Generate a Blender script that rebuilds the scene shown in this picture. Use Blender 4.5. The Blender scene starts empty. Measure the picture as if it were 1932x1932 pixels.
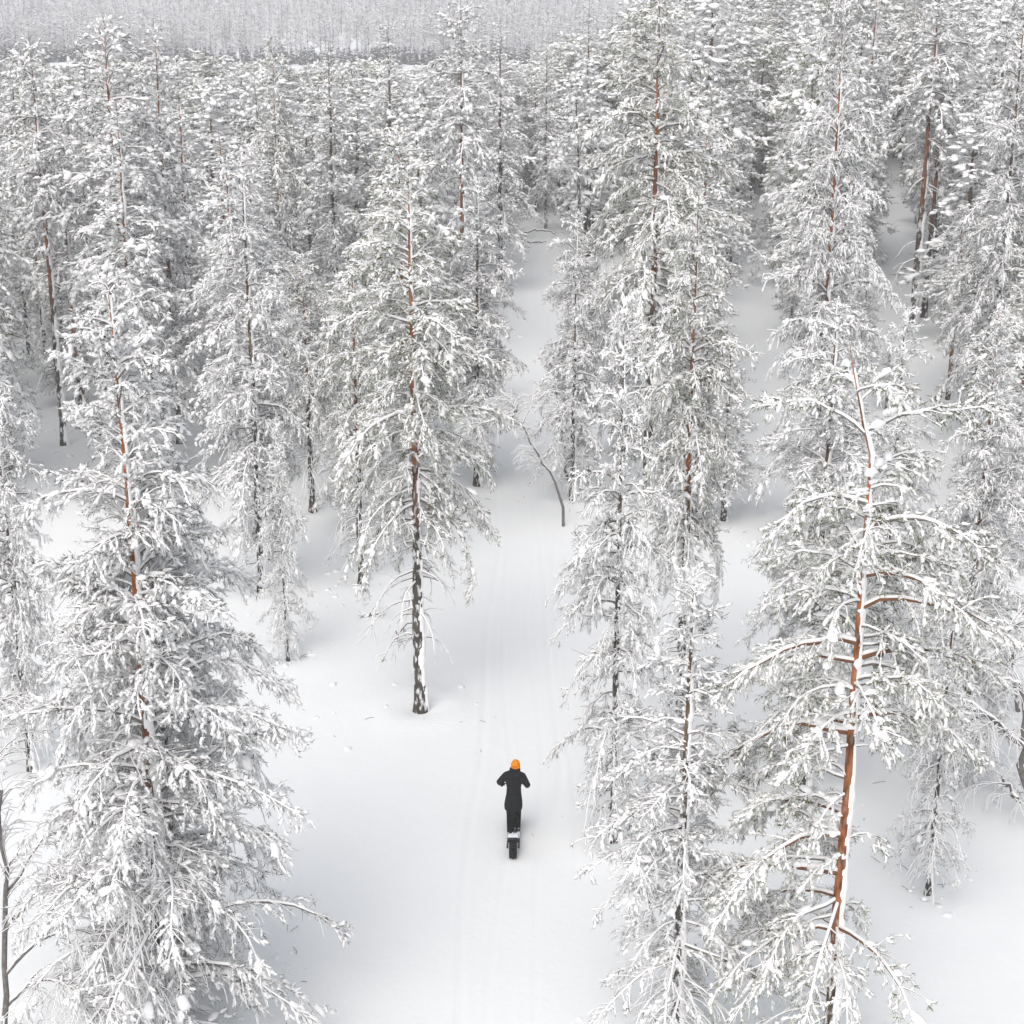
import bpy, math, random
import numpy as np
from mathutils import Vector, Matrix

# ------------------------------------------------------------------ camera, sky, sun, exposure
SC = bpy.context.scene
COL = SC.collection
CAM_H, PITCH = 17.0, math.radians(18.4)
FPX = 3057.0 / 1932.0                      # focal length as a share of the picture's width
cam = bpy.data.cameras.new('camera')
cam.sensor_width = 36.0
cam.lens = 36.0 * FPX
cam.clip_start, cam.clip_end = 0.5, 6000.0
cam_o = bpy.data.objects.new('camera', cam)
cam_o.location = (0, 0, CAM_H)
cam_o.rotation_euler = (math.radians(90) - PITCH, 0, 0)
COL.objects.link(cam_o)
SC.camera = cam_o

SUN_EL, SUN_AZ = math.radians(50), math.radians(200)     # behind the cloud, from the right and behind
world = bpy.data.worlds.new('World')
SC.world = world
world.use_nodes = True
wn, wl = world.node_tree.nodes, world.node_tree.links
bg = wn['Background']
sky = wn.new('ShaderNodeTexSky')
sky.sky_type = 'NISHITA'
sky.sun_disc = False
sky.sun_elevation = SUN_EL
sky.sun_rotation = SUN_AZ
sky.air_density, sky.dust_density, sky.ozone_density = 1.0, 6.0, 1.0
hsv = wn.new('ShaderNodeHueSaturation')                  # overcast: the cloud takes the blue out of the sky
hsv.inputs['Saturation'].default_value = 0.42
wl.new(sky.outputs[0], hsv.inputs['Color'])
wl.new(hsv.outputs[0], bg.inputs['Color'])
bg.inputs['Strength'].default_value = 0.15
sun = bpy.data.lights.new('sun', 'SUN')
sun.energy = 0.65
sun.angle = math.radians(110)
sun.color = (1.0, 0.99, 0.97)
sun_o = bpy.data.objects.new('sun', sun)
d = Vector((math.sin(SUN_AZ) * math.cos(SUN_EL), math.cos(SUN_AZ) * math.cos(SUN_EL), math.sin(SUN_EL)))
sun_o.rotation_euler = d.to_track_quat('Z', 'Y').to_euler()
sun_o.location = (0, 0, 60)
COL.objects.link(sun_o)
SC.view_settings.view_transform = 'Standard'
SC.view_settings.look = 'None'
SC.view_settings.gamma = 1.0
SC.view_settings.use_curve_mapping = False
SC.view_settings.exposure = 0.08
SC.render.engine = 'CYCLES'
cy = SC.cycles
cy.max_bounces, cy.diffuse_bounces, cy.glossy_bounces, cy.transmission_bounces, cy.volume_bounces = 14, 12, 1, 1, 2
cy.caustics_reflective = cy.caustics_refractive = False
cy.use_denoising = True
cy.denoiser = 'OPENIMAGEDENOISE'
cy.denoising_input_passes = 'RGB_ALBEDO_NORMAL'
cy.denoising_prefilter = 'ACCURATE'

# ------------------------------------------------------------------ helpers
R = math.radians
UP = np.array([0.0, 0.0, 1.0])


def hash3(i, j, k, s):
    n = (i * 374761393 + j * 668265263 + k * 2147483647 + s * 974634777) & 0xFFFFFFFF
    n = ((n ^ (n >> 13)) * 1274126177) & 0xFFFFFFFF
    return ((n ^ (n >> 16)) & 0xFFFF) / 65535.0


def vnoise(x, y, z, seed=0):
    x, y, z = np.broadcast_arrays(np.asarray(x, float), np.asarray(y, float), np.asarray(z, float))
    xi, yi, zi = np.floor(x).astype(np.int64), np.floor(y).astype(np.int64), np.floor(z).astype(np.int64)
    xf, yf, zf = x - xi, y - yi, z - zi
    u, v, w = [t * t * (3 - 2 * t) for t in (xf, yf, zf)]
    out = 0
    for a in (0, 1):
        for b in (0, 1):
            for c in (0, 1):
                wt = (u if a else 1 - u) * (v if b else 1 - v) * (w if c else 1 - w)
                out = out + wt * hash3(xi + a, yi + b, zi + c, seed)
    return out


PATH = [(8, -0.4), (20, -0.2), (26, 0.0), (33, 0.45), (42, 0.25), (55, 0.4), (70, 1.0), (90, 1.6), (110, 1.3), (140, 1.5)]


def path_x(y):
    return np.interp(y, [p[0] for p in PATH], [p[1] for p in PATH])


def ground_z(x, y):
    x, y = np.asarray(x, float), np.asarray(y, float)
    near = np.clip((400 - y) / 200, 0, 1)
    z = (vnoise(x / 9.0, y / 9.0, 0.3, 3) - 0.5) * 0.55 + (vnoise(x / 3.1, y / 3.1, 0.7, 4) - 0.5) * 0.14
    z = z * near
    d = np.abs(x - path_x(y))
    z = z * (1 - 0.75 * np.exp(-(d / 2.2) ** 2)) - 0.16 * np.exp(-(d / 2.6) ** 2) * near
    hill = np.clip(y - 345, 0, None)
    z = z + 0.045 * hill + 2.5 * (vnoise(x / 120.0, y / 60.0, 0.1, 9) - 0.5) * np.clip(hill / 60, 0, 1)
    z = z + np.clip(y - 700, 0, None) * 0.05
    return z


def at(px, py, z=0.0):
    """where the line of sight through a point of the photograph (1932 units) meets the height z"""
    a = (px - 966) / 3057.0
    b = (966 - py) / 3057.0
    dy = math.cos(PITCH) + b * math.sin(PITCH)
    dz = -math.sin(PITCH) + b * math.cos(PITCH)
    t = (z - CAM_H) / dz
    return a * t, dy * t


def project(x, y, z):
    dz = z - CAM_H
    dep = y * math.cos(PITCH) - dz * math.sin(PITCH)
    v = y * math.sin(PITCH) + dz * math.cos(PITCH)
    return 966 + 3057 * x / dep, 966 - 3057 * v / dep, dep


def height_to(y, py):
    return CAM_H - y * math.tan(PITCH - math.atan((966 - py) / 3057.0))


class Geo:
    """collects vertices and faces with a material slot each"""
    def __init__(self):
        self.v, self.f, self.m, self.n = [], [], [], 0

    def add(self, V, F, mat=0):
        V = np.asarray(V, float).reshape(-1, 3)
        F = np.asarray(F, np.int64)
        if len(F) == 0:
            return
        self.v.append(V)
        self.f.append(F + self.n)
        self.m.append(np.full(len(F), mat, np.int32))
        self.n += len(V)

    def mesh(self, name, mats, smooth=True):
        me = bpy.data.meshes.new(name)
        V = np.concatenate(self.v)
        loops = np.concatenate([f.reshape(-1) for f in self.f])
        sizes = np.concatenate([np.full(len(f), f.shape[1], np.int64) for f in self.f])
        mi = np.concatenate(self.m)
        me.vertices.add(len(V))
        me.vertices.foreach_set('co', V.astype(np.float32).ravel())
        me.loops.add(len(loops))
        me.loops.foreach_set('vertex_index', loops.astype(np.int32))
        me.polygons.add(len(sizes))
        me.polygons.foreach_set('loop_start', np.concatenate([[0], np.cumsum(sizes)[:-1]]).astype(np.int32))
        me.polygons.foreach_set('material_index', mi)
        if smooth:
            me.polygons.foreach_set('use_smooth', np.ones(len(sizes), bool))
        for m in mats:
            me.materials.append(m)
        me.update(calc_edges=True)
        return me


def link(name, me, parent=None, loc=None):
    o = bpy.data.objects.new(name, me)
    COL.objects.link(o)
    if parent is not None:
        o.parent = parent
    if loc is not None:
        o.location = loc
    return o


def tag(o, label=None, cat=None, group=None, kind=None):
    for k, v in (('label', label), ('category', cat), ('group', group), ('kind', kind)):
        if v:
            o[k] = v
    return o


def nrm(a):
    return a / np.maximum(np.linalg.norm(a, axis=-1, keepdims=True), 1e-9)


def tubes(P, Rad, k=4, cap=True):
    """P (B,n,3) centre lines, Rad (B,n) radii -> one batch of tubes"""
    B, n, _ = P.shape
    T = nrm(np.gradient(P, axis=1))
    ref = np.where(np.abs(nrm(P[:, -1] - P[:, 0])[:, 2:3]) > 0.9, np.array([[1.0, 0, 0]]), UP[None])
    S = nrm(np.cross(T, ref[:, None, :]))
    N = np.cross(S, T)
    a = np.arange(k) / k * 2 * math.pi
    ring = (S[:, :, None, :] * np.cos(a)[None, None, :, None] + N[:, :, None, :] * np.sin(a)[None, None, :, None])
    V = P[:, :, None, :] + ring * Rad[:, :, None, None]
    i, j = np.meshgrid(np.arange(n - 1), np.arange(k), indexing='ij')
    q = np.stack([i * k + j, i * k + (j + 1) % k, (i + 1) * k + (j + 1) % k, (i + 1) * k + j], -1).reshape(-1, 4)
    F = (q[None] + (np.arange(B) * n * k)[:, None, None]).reshape(-1, 4)
    return V.reshape(-1, 3), F


def stamp(TV, TF, O, D, S, rng, jit=0.0, roll=None):
    """copies of a small template (TV,TF) at O (B,3) with its x axis along D and the scale S (B,3)"""
    B = len(O)
    X = nrm(D)
    Y = np.cross(UP[None], X)
    bad = np.linalg.norm(Y, axis=1) < 0.05
    Y[bad] = (0, 1, 0)
    Y = nrm(Y)
    Z = np.cross(X, Y)
    if roll is not None:
        c, s = np.cos(roll)[:, None], np.sin(roll)[:, None]
        Y, Z = Y * c + Z * s, Z * c - Y * s
    L = TV[None] * S[:, None, :]
    if jit:
        L = L * (1 + rng.uniform(-jit, jit, (B, len(TV), 1)))
    V = O[:, None, :] + L[..., 0:1] * X[:, None] + L[..., 1:2] * Y[:, None] + L[..., 2:3] * Z[:, None]
    F = (TF[None] + (np.arange(B) * len(TV))[:, None, None]).reshape(-1, TF.shape[1])
    return V.reshape(-1, 3), F


def spindle(us, rs, k=5, flat=0.6):
    V = [(us[0], 0, 0)]
    for u, r in zip(us[1:-1], rs[1:-1]):
        for j in range(k):
            a = 2 * math.pi * (j + 0.5 * (u > 0.5)) / k
            z = r * math.sin(a)
            V.append((u, r * math.cos(a), z if z > 0 else z * flat))
    V.append((us[-1], 0, 0))
    F, m = [], len(us) - 2
    for j in range(k):
        F.append((0, 1 + (j + 1) % k, 1 + j))
        for i in range(m - 1):
            a, b, c, d_ = 1 + i * k + j, 1 + i * k + (j + 1) % k, 1 + (i + 1) * k + (j + 1) % k, 1 + (i + 1) * k + j
            F += [(a, b, c), (a, c, d_)]
        F.append((len(V) - 1, 1 + (m - 1) * k + j, 1 + (m - 1) * k + (j + 1) % k))
    return np.array(V, float), np.array(F)


SNOW_V, SNOW_F = spindle([-0.05, 0.22, 0.72, 1.0], [0, 1, 0.8, 0], 4, 0.55)
SNOW_V2, SNOW_F2 = spindle([-0.05, 0.4, 1.0], [0, 1, 0], 5, 0.5)
PAD_V, PAD_F = spindle([-0.5, -0.34, 0.05, 0.36, 0.5], [0, 0.8, 1, 0.72, 0], 7, 0.45)


def needle_brush(n, seed):
    r = np.random.default_rng(seed)
    V, F = [], []
    for i in range(n):
        u = 0.1 + 0.85 * i / n
        a = i * 2.4 + r.uniform(-.4, .4)
        out = np.array([0.55 + r.uniform(-.1, .25), math.cos(a) * 0.8, math.sin(a) * 0.8])
        side = np.array([0.12, -math.sin(a), math.cos(a)]) * 0.085
        b = np.array([u * 0.9, 0, 0])
        tip = b + out * np.array([0.5, 1.0, 1.0]) * r.uniform(.8, 1.15)
        F.append((len(V), len(V) + 1, len(V) + 2))
        V += [b + side, b - side, tip]
    return np.array(V), np.array(F)


NEEDLE = [needle_brush(n, 5 + n) for n in (3, 6, 9)]

# ------------------------------------------------------------------ materials


def new_mat(name):
    m = bpy.data.materials.new(name)
    m.use_nodes = True
    b = m.node_tree.nodes['Principled BSDF']
    b.inputs['Specular IOR Level'].default_value = 0.15
    return m, m.node_tree.nodes, m.node_tree.links, b


def ramp(n, stops):
    r = n.new('ShaderNodeValToRGB')
    e = r.color_ramp.elements
    while len(e) < len(stops):
        e.new(0.5)
    for x, (p, c) in zip(e, stops):
        x.position = p
        x.color = (*c, 1) if len(c) == 3 else c
    return r


def noise_tex(n, l, scale, detail=2, coord='Object', dim=None, vec_scale=None):
    t = n.new('ShaderNodeTexNoise')
    t.inputs['Scale'].default_value = scale
    t.inputs['Detail'].default_value = detail
    c = n.new('ShaderNodeTexCoord')
    if vec_scale:
        mp = n.new('ShaderNodeMapping')
        mp.inputs['Scale'].default_value = vec_scale
        l.new(c.outputs[coord], mp.inputs['Vector'])
        l.new(mp.outputs[0], t.inputs['Vector'])
    else:
        l.new(c.outputs[coord], t.inputs['Vector'])
    return t


def snow_mat(name, base=(0.955, 0.957, 0.965), bump=None):
    m, n, l, b = new_mat(name)
    b.inputs['Base Color'].default_value = (*base, 1)
    b.inputs['Roughness'].default_value = 0.85
    b.inputs['Specular IOR Level'].default_value = 0.1
    if bump:
        t = noise_tex(n, l, bump[0], 3)
        t2 = noise_tex(n, l, bump[0] * 9, 2)
        ad = n.new('ShaderNodeMath')
        ad.operation = 'MULTIPLY_ADD'
        ad.inputs[1].default_value = 0.25
        l.new(t2.outputs['Fac'], ad.inputs[0])
        l.new(t.outputs['Fac'], ad.inputs[2])
        bp = n.new('ShaderNodeBump')
        bp.inputs['Strength'].default_value = bump[1]
        bp.inputs['Distance'].default_value = bump[2]
        l.new(ad.outputs[0], bp.inputs['Height'])
        l.new(bp.outputs[0], b.inputs['Normal'])
    return m


def needle_mat(name, dark, frost, amount):
    m, n, l, b = new_mat(name)
    t = noise_tex(n, l, 7.0, 2)
    t2 = noise_tex(n, l, 0.9, 2)
    ad = n.new('ShaderNodeMath')
    ad.operation = 'MULTIPLY_ADD'
    ad.inputs[1].default_value = 0.85
    l.new(t2.outputs['Fac'], ad.inputs[0])
    l.new(t.outputs['Fac'], ad.inputs[2])
    r = ramp(n, [((amount + 0.425 - 0.06) / 2, dark), ((amount + 0.425 + 0.08) / 2, frost)])
    hf = n.new('ShaderNodeMath')
    hf.operation = 'MULTIPLY'
    hf.inputs[1].default_value = 0.5
    l.new(ad.outputs[0], hf.inputs[0])
    l.new(hf.outputs[0], r.inputs[0])
    l.new(r.outputs[0], b.inputs['Base Color'])
    b.inputs['Roughness'].default_value = 0.7
    return m


def bark_mat(name, low, orange, start):
    """scots pine: grey-brown plates below, flaky orange above; blown snow stuck in the furrows"""
    m, n, l, b = new_mat(name)
    co = n.new('ShaderNodeTexCoord')
    sp = n.new('ShaderNodeSeparateXYZ')
    l.new(co.outputs['Generated'], sp.inputs[0])
    wob = noise_tex(n, l, 1.3, 2)
    h = n.new('ShaderNodeMath')
    h.operation = 'MULTIPLY_ADD'
    h.inputs[1].default_value = 0.22
    l.new(wob.outputs['Fac'], h.inputs[0])
    l.new(sp.outputs['Z'], h.inputs[2])
    r = ramp(n, [(start + 0.04, (0, 0, 0)), (start + 0.2, (1, 1, 1))])
    l.new(h.outputs[0], r.inputs[0])
    fl = noise_tex(n, l, 6, 5, vec_scale=(1, 1, 0.4))
    lowr = ramp(n, [(0.35, tuple(c * 0.45 for c in low)), (0.65, low)])
    orr = ramp(n, [(0.36, tuple(c * 0.3 for c in orange)), (0.54, orange), (0.75, (orange[0] * 1.2, orange[1] * 1.35, orange[2] * 1.6))])
    l.new(fl.outputs['Fac'], lowr.inputs[0])
    l.new(fl.outputs['Fac'], orr.inputs[0])
    mx = n.new('ShaderNodeMixRGB')
    l.new(r.outputs[0], mx.inputs['Fac'])
    l.new(lowr.outputs[0], mx.inputs['Color1'])
    l.new(orr.outputs[0], mx.inputs['Color2'])
    # rime in the furrows
    fr = noise_tex(n, l, 5.5, 5, vec_scale=(1.6, 1.6, 0.8))
    frr = ramp(n, [(0.52, (0, 0, 0)), (0.6, (1, 1, 1))])
    l.new(fr.outputs['Fac'], frr.inputs[0])
    inv = n.new('ShaderNodeMath')
    inv.operation = 'MULTIPLY_ADD'
    inv.inputs[1].default_value = -0.75
    inv.inputs[2].default_value = 0.85
    l.new(r.outputs[0], inv.inputs[0])
    ml = n.new('ShaderNodeMath')
    ml.operation = 'MULTIPLY'
    l.new(frr.outputs[0], ml.inputs[0])
    l.new(inv.outputs[0], ml.inputs[1])
    mx2 = n.new('ShaderNodeMixRGB')
    l.new(ml.outputs[0], mx2.inputs['Fac'])
    l.new(mx.outputs[0], mx2.inputs['Color1'])
    mx2.inputs['Color2'].default_value = (0.78, 0.79, 0.8, 1)
    l.new(mx2.outputs[0], b.inputs['Base Color'])
    b.inputs['Roughness'].default_value = 0.85
    bp = n.new('ShaderNodeBump')
    bp.inputs['Strength'].default_value = 0.6
    bp.inputs['Distance'].default_value = 0.03
    l.new(fl.outputs['Fac'], bp.inputs['Height'])
    l.new(bp.outputs[0], b.inputs['Normal'])
    return m


def plain(name, col, rough=0.7, noise=None, spec=0.2):
    m, n, l, b = new_mat(name)
    b.inputs['Roughness'].default_value = rough
    b.inputs['Specular IOR Level'].default_value = spec
    if noise:
        t = noise_tex(n, l, noise, 4)
        r = ramp(n, [(0.3, tuple(c * 0.65 for c in col)), (0.7, tuple(min(1, c * 1.3) for c in col))])
        l.new(t.outputs['Fac'], r.inputs[0])
        l.new(r.outputs[0], b.inputs['Base Color'])
    else:
        b.inputs['Base Color'].default_value = (*col, 1)
    return m


M_SNOW = snow_mat('tree_snow')
M_GROUND = snow_mat('ground_snow', (0.852, 0.874, 0.884), bump=(0.9, 0.5, 0.05))
M_NEEDLE = needle_mat('frosted_needles', (0.030, 0.036, 0.018), (0.66, 0.665, 0.655), 0.455)
M_NEEDLE_G = needle_mat('green_needles', (0.078, 0.088, 0.012), (0.54, 0.55, 0.45), 0.52)
M_TWIG = plain('frosted_twig', (0.19, 0.175, 0.16), 0.8, 9)
M_TWIG_O = plain('orange_limb', (0.20, 0.095, 0.05), 0.8, 6)
M_BARK = bark_mat('pine_bark', (0.11, 0.095, 0.08), (0.34, 0.13, 0.052), 0.42)
M_BARK_RED = bark_mat('red_pine_bark', (0.12, 0.085, 0.06), (0.36, 0.13, 0.052), 0.2)
M_BARK_MID = bark_mat('tall_pine_bark', (0.10, 0.085, 0.07), (0.27, 0.11, 0.05), 0.36)
M_BARK_GREY = bark_mat('grey_pine_bark', (0.11, 0.10, 0.085), (0.15, 0.10, 0.06), 0.55)
M_BIRCH = plain('birch_bark', (0.17, 0.158, 0.15), 0.8, 14)
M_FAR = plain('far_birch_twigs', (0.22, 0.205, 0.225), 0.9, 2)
M_FAR_SHADE = plain('far_shrub_shade', (0.17, 0.167, 0.175), 0.9, 2)  # dark tone stands for the shade among far trunks and low shrubs

# ------------------------------------------------------------------ a pine under snow


def bend_line(O, az, el0, droop, L, n, rng, wob=0.12, power=1.25):
    """batch of drooping branch lines: O (B,3), az, el0, droop, L (B,)"""
    B = len(O)
    s = (np.arange(n - 1) + 0.5) / (n - 1)
    el = el0[:, None] - droop[:, None] * s[None] ** power
    el = el + rng.normal(0, wob * 0.7, (B, n - 1))
    a = az[:, None] + np.cumsum(rng.normal(0, wob, (B, n - 1)), axis=1)
    st = np.stack([np.cos(el) * np.cos(a), np.cos(el) * np.sin(a), np.sin(el)], -1) * (L / (n - 1))[:, None, None]
    P = np.concatenate([O[:, None, :], O[:, None, :] + np.cumsum(st, axis=1)], axis=1)
    return P


def sample(P, s):
    """points and directions along lines P (B,n,3) at shares s (B,)"""
    n = P.shape[1]
    t = np.clip(s, 0, 0.9999) * (n - 1)
    i = t.astype(int)
    f = (t - i)[:, None]
    b = np.arange(len(P))
    A, C = P[b, i], P[b, i + 1]
    return A * (1 - f) + C * f, nrm(C - A)


def pine(seed, H, Rmax, cb, lod, r0=0.15, whorl=0.30, per=5, droop=(55, 42), el=(2, 48), prof=0.75, inner=0.2, twig_len=0.5,
         snow=1.0, lean=(0, 0), pads=0.2, dead=10, top_fork=None, fill=1.0, bare_low=0.25, needle_mat=0, width=1.0, mid=0.9, kink=None, crusty=0.0, extra=(), front=1.0, side_gap=0, top_bare=0):
    rng = np.random.default_rng(seed)
    # ---- trunk
    n = 30
    t = np.linspace(0, 1, n)
    wx = np.cumsum(rng.normal(0, 0.012, n)) * H * 0.06
    wy = np.cumsum(rng.normal(0, 0.012, n)) * H * 0.06
    wx, wy = wx - wx[0], wy - wy[0]
    TP = np.stack([lean[0] * t ** 1.3 + wx, lean[1] * t + wy, t * H - 0.25 * (1 - t)], -1)
    if kink:
        TP[:, 0] += kink[1] * np.clip((t - kink[0]) / (1 - kink[0]), 0, 1) ** 0.9
    TR = r0 * (0.03 + 0.97 * (1 - t) ** 0.85) + r0 * 0.5 * np.exp(-t * H / 0.22)

    def trunk_at(z):
        q = np.clip(z / H, 0, 1)
        return np.stack([np.interp(q, t, TP[:, 0]), np.interp(q, t, TP[:, 1]), np.interp(q, t, TP[:, 2])], -1), np.interp(q, t, TR)

    # ---- primary branches
    zs, az, ln, dd = [], [], [], []
    z = cb * H
    a0 = rng.uniform(0, 6.28)
    while z < H * 0.985:
        q = (z - cb * H) / (H * (1 - cb))
        pr = (1 - q) ** prof * (mid + (1 - mid) * min(1, q / 0.3)) * min(1.0, 0.6 + q / 0.12)
        k = max(3, int(round(per * (0.75 + 0.35 * (1 - q)))))
        big = rng.uniform(0.8, 1.12)
        for j in range(k):
            zs.append(z + rng.normal(0, 0.06) * (0.4 + whorl))
            az.append(a0 + j * 6.283 / k + rng.normal(0, 0.35))
            ln.append(max(0.18, Rmax * pr * big * rng.uniform(0.55, 1.18)))
            dd.append(0)
        for j in range(3 if lod == 0 else 2):
            zs.append(z + rng.uniform(-.5, .5) * whorl)
            az.append(rng.uniform(0, 6.283))
            ln.append(max(0.15, Rmax * pr * rng.uniform(0.2, 0.55)))
            dd.append(0)
        a0 += 2.2
        z += whorl * rng.uniform(0.75, 1.3) * (0.62 + 0.5 * (1 - q))
    for j in range(dead):
        zs.append(rng.uniform(0.35, 1.0) * cb * H + 0.2)
        az.append(rng.uniform(0, 6.28))
        ln.append(Rmax * rng.uniform(0.25, 0.6))
        dd.append(1)
    for ez, ea, el_, _, _ in extra:
        zs.append(ez * H)
        az.append(R(ea))
        ln.append(el_)
        dd.append(2)
    zs, az, ln, dd = np.array(zs), np.array(az), np.array(ln), np.array(dd)
    if top_bare:                      # an old top: bare forked limbs, little else
        keep = (zs < top_bare * H) | (dd == 2) | (rng.uniform(0, 1, len(az)) < 0.2)
        zs, az, ln, dd = zs[keep], az[keep], ln[keep], dd[keep]
    if side_gap:                      # the lower limbs of one side are gone
        keep = (np.cos(az) < 0.1) | (zs > side_gap * H) | (rng.uniform(0, 1, len(az)) < 0.08)
        zs, az, ln, dd = zs[keep], az[keep], ln[keep], dd[keep]
    if front < 1:                     # few branches on the side towards the trail's start keep the trunk open to view
        face = np.cos(az + math.pi / 2 - 0.1)
        keep = (face < 0.62) | (dd == 2) | (rng.uniform(0, 1, len(az)) < front)
        zs, az, ln, dd = zs[keep], az[keep], ln[keep], dd[keep]
    q = np.clip((zs - cb * H) / (H * (1 - cb)), 0, 1)
    O, tr = trunk_at(zs)
    el0 = R(el[0]) + (R(el[1]) - R(el[0])) * q ** 1.2 + rng.normal(0, 0.14, len(zs))
    drp = R(droop[0]) + (R(droop[1]) - R(droop[0])) * q
    el0 = np.where(dd == 1, R(-5), el0)
    for e_, (_, _, _, ee, ed) in enumerate(extra):
        el0[len(zs) - len(extra) + e_] = R(ee)
        drp[len(zs) - len(extra) + e_] = R(ed)
    stretch = 1.1 + 0.25 * (1 - q)
    nb = 8
    BP = bend_line(O, az, el0, drp * rng.uniform(0.75, 1.25, len(zs)), ln * stretch, nb, rng)
    br = np.clip(0.008 + 0.011 * ln, 0.010, 0.5 * tr + 0.006) * (1.2 if lod == 0 else 1.1)
    br = np.where(dd == 2, br * 1.25, br)
    sb = np.linspace(0, 1, nb)
    BR = br[:, None] * (1 - 0.8 * sb)[None]

    # ---- secondary twigs
    gap = (0.105, 0.15, 0.24)[lod] / fill
    cnt = np.maximum(2, (ln * stretch * (1 - inner) * 2 / gap).astype(int))
    cnt = np.where(dd == 1, np.maximum(2, cnt // 4), cnt)
    bi = np.repeat(np.arange(len(ln)), cnt)
    ss = inner + (1 - inner) * rng.uniform(0, 1, len(bi)) ** 0.85
    ss = np.where(rng.uniform(0, 1, len(bi)) < 0.10, 1.0, ss)
    p, dv = sample(BP[bi], ss)
    side = np.where(rng.uniform(0, 1, len(bi)) < 0.5, 1, -1)
    ang = np.arctan2(dv[:, 1], dv[:, 0]) + side * rng.uniform(0.35, 1.25, len(bi)) * np.where(ss > 0.97, 0.3, 1)
    el1 = np.arcsin(np.clip(dv[:, 2], -1, 1)) * 0.75 + rng.normal(0.02, 0.28, len(bi))
    tl = twig_len * rng.uniform(0.5, 1.25, len(bi)) * (1.1 - 0.5 * ss) * np.clip(ln[bi] / 0.9, 0.45, 1.3)
    tl = np.where(dd[bi] == 1, tl * 1.2, tl)
    nt = (4, 3, 3)[lod]
    TWP = bend_line(p, ang, el1, rng.uniform(0.25, 0.95, len(bi)), tl, nt, rng, 0.13)

    # ---- shoots with needles and snow
    ls = np.array((0.145, 0.205, 0.42))[lod] * width
    sc = np.maximum(1, np.round(tl / ((0.10, 0.14, 0.28)[lod]) * 1.0).astype(int))
    lowq = q[bi]
    barep = np.where(dd[bi] == 1, 0.95, np.where(lowq < bare_low, 0.6 * (1 - lowq / max(bare_low, .01)), 0.0))
    leafy = rng.uniform(0, 1, len(bi)) > barep
    wi = np.repeat(np.arange(len(bi)), np.where(leafy, sc, 0))
    m = len(wi)
    sp_, sd = sample(TWP[wi], rng.uniform(0.15, 1.0, m))
    sd = nrm(sd + rng.normal(0, 0.42, (m, 3)) + np.array([0, 0, -0.12]))
    L = ls * rng.uniform(0.7, 1.25, m)
    # branch-wise share of snow: some branches have dropped theirs
    bsn = np.clip(rng.normal(0.86, 0.16, len(ln)), 0.3, 1) * snow
    has = rng.uniform(0, 1, m) < bsn[bi[wi]]

    trunk, crown, snowg = Geo(), Geo(), Geo()
    limbs = []
    k = (10, 7, 5)[lod]
    V, F = tubes(TP[None], TR[None], k)
    trunk.add(V, F, 0)
    # snow plastered on the windward (+x) side of the trunk: a ragged shell that dips into the bark where bare
    if lod < 2:
        step = (0.045, 0.12)[lod]
        zz = np.arange(0.05, H * 0.97, step)
        na = (15, 9)[lod]
        an = np.linspace(R(-115), R(105), na)
        Z, A = np.meshgrid(zz, an, indexing='ij')
        C, rr = trunk_at(Z.ravel())
        C = C.reshape(*Z.shape, 3)
        rr = rr.reshape(Z.shape)
        nz1 = vnoise(Z * 2.1, A * 1.2, 0.0, seed) - 0.5
        nz2 = vnoise(Z * 8.0, A * 3.5, 3.0, seed + 1) - 0.5
        nz3 = vnoise(Z * 0.7, A * 0.5, 7.0, seed + 2) - 0.5
        cov = np.cos((A - R(-12)) * 0.95) - (0.55, 0.78)[lod] + crusty + 0.8 * nz1 + 0.75 * nz2 + 0.6 * nz3
        th = np.clip(cov, -0.3, 1) * (0.05 + 0.12 * rr)
        th = np.where(cov < 0, -0.02, th) + np.where(cov > 0, 0.012, 0)
        rad = rr + th
        V = C + np.stack([np.cos(A) * rad, np.sin(A) * rad, np.zeros_like(A)], -1)
        i, j = np.meshgrid(np.arange(len(zz) - 1), np.arange(na - 1), indexing='ij')
        qd = np.stack([i * na + j, i * na + j + 1, (i + 1) * na + j + 1, (i + 1) * na + j], -1).reshape(-1, 4)
        crust = Geo()
        crust.add(V.reshape(-1, 3), qd, 0)
    else:
        crust = None
    # limbs
    order = np.argsort(-ln)
    nl = (16, 0, 0)[lod]
    upper = np.array([0, 0, 1.0])
    main = order[:nl]
    rest = order[nl:]
    kk = (5, 4, 3)[lod]
    for b in main:
        g = Geo()
        V, F = tubes(BP[b:b + 1], BR[b:b + 1], 6)
        g.add(V, F, 0)
        limbs.append(g)
    V, F = tubes(BP[rest], BR[rest], kk)
    crown.add(V, F, 0)
    # snow strips along the limbs
    srad = (0.010 + BR * 0.65) * (1 + 0.35 * (vnoise(sb[None] * 9, az[:, None] * 7, zs[:, None], seed) - 0.4)) * (1.0, 1.2, 1.5)[lod]
    V, F = tubes(BP + (BR * 0.75 + srad * 0.35)[..., None] * upper, srad, kk)
    snowg.add(V, F, 0)
    # twigs
    tr_ = np.linspace(1, 0.45, nt)[None] * (0.0065, 0.010, 0.02)[lod] * np.ones((len(bi), 1))
    if lod < 2:
        V, F = tubes(TWP, tr_, 3)
        crown.add(V, F, 0)
    tsr = np.linspace(1, 0.6, nt)[None] * (0.011, 0.014, 0.024)[lod] * rng.uniform(0.7, 1.4, (len(bi), 1))
    V, F = tubes(TWP + (tr_ + tsr * 0.55)[..., None] * upper, tsr, 3)
    snowg.add(V, F, 0)
    # needles
    TV, TF = NEEDLE[(1, 1, 1)[lod]]
    nv = L * rng.uniform(0.95, 1.35, m)
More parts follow.
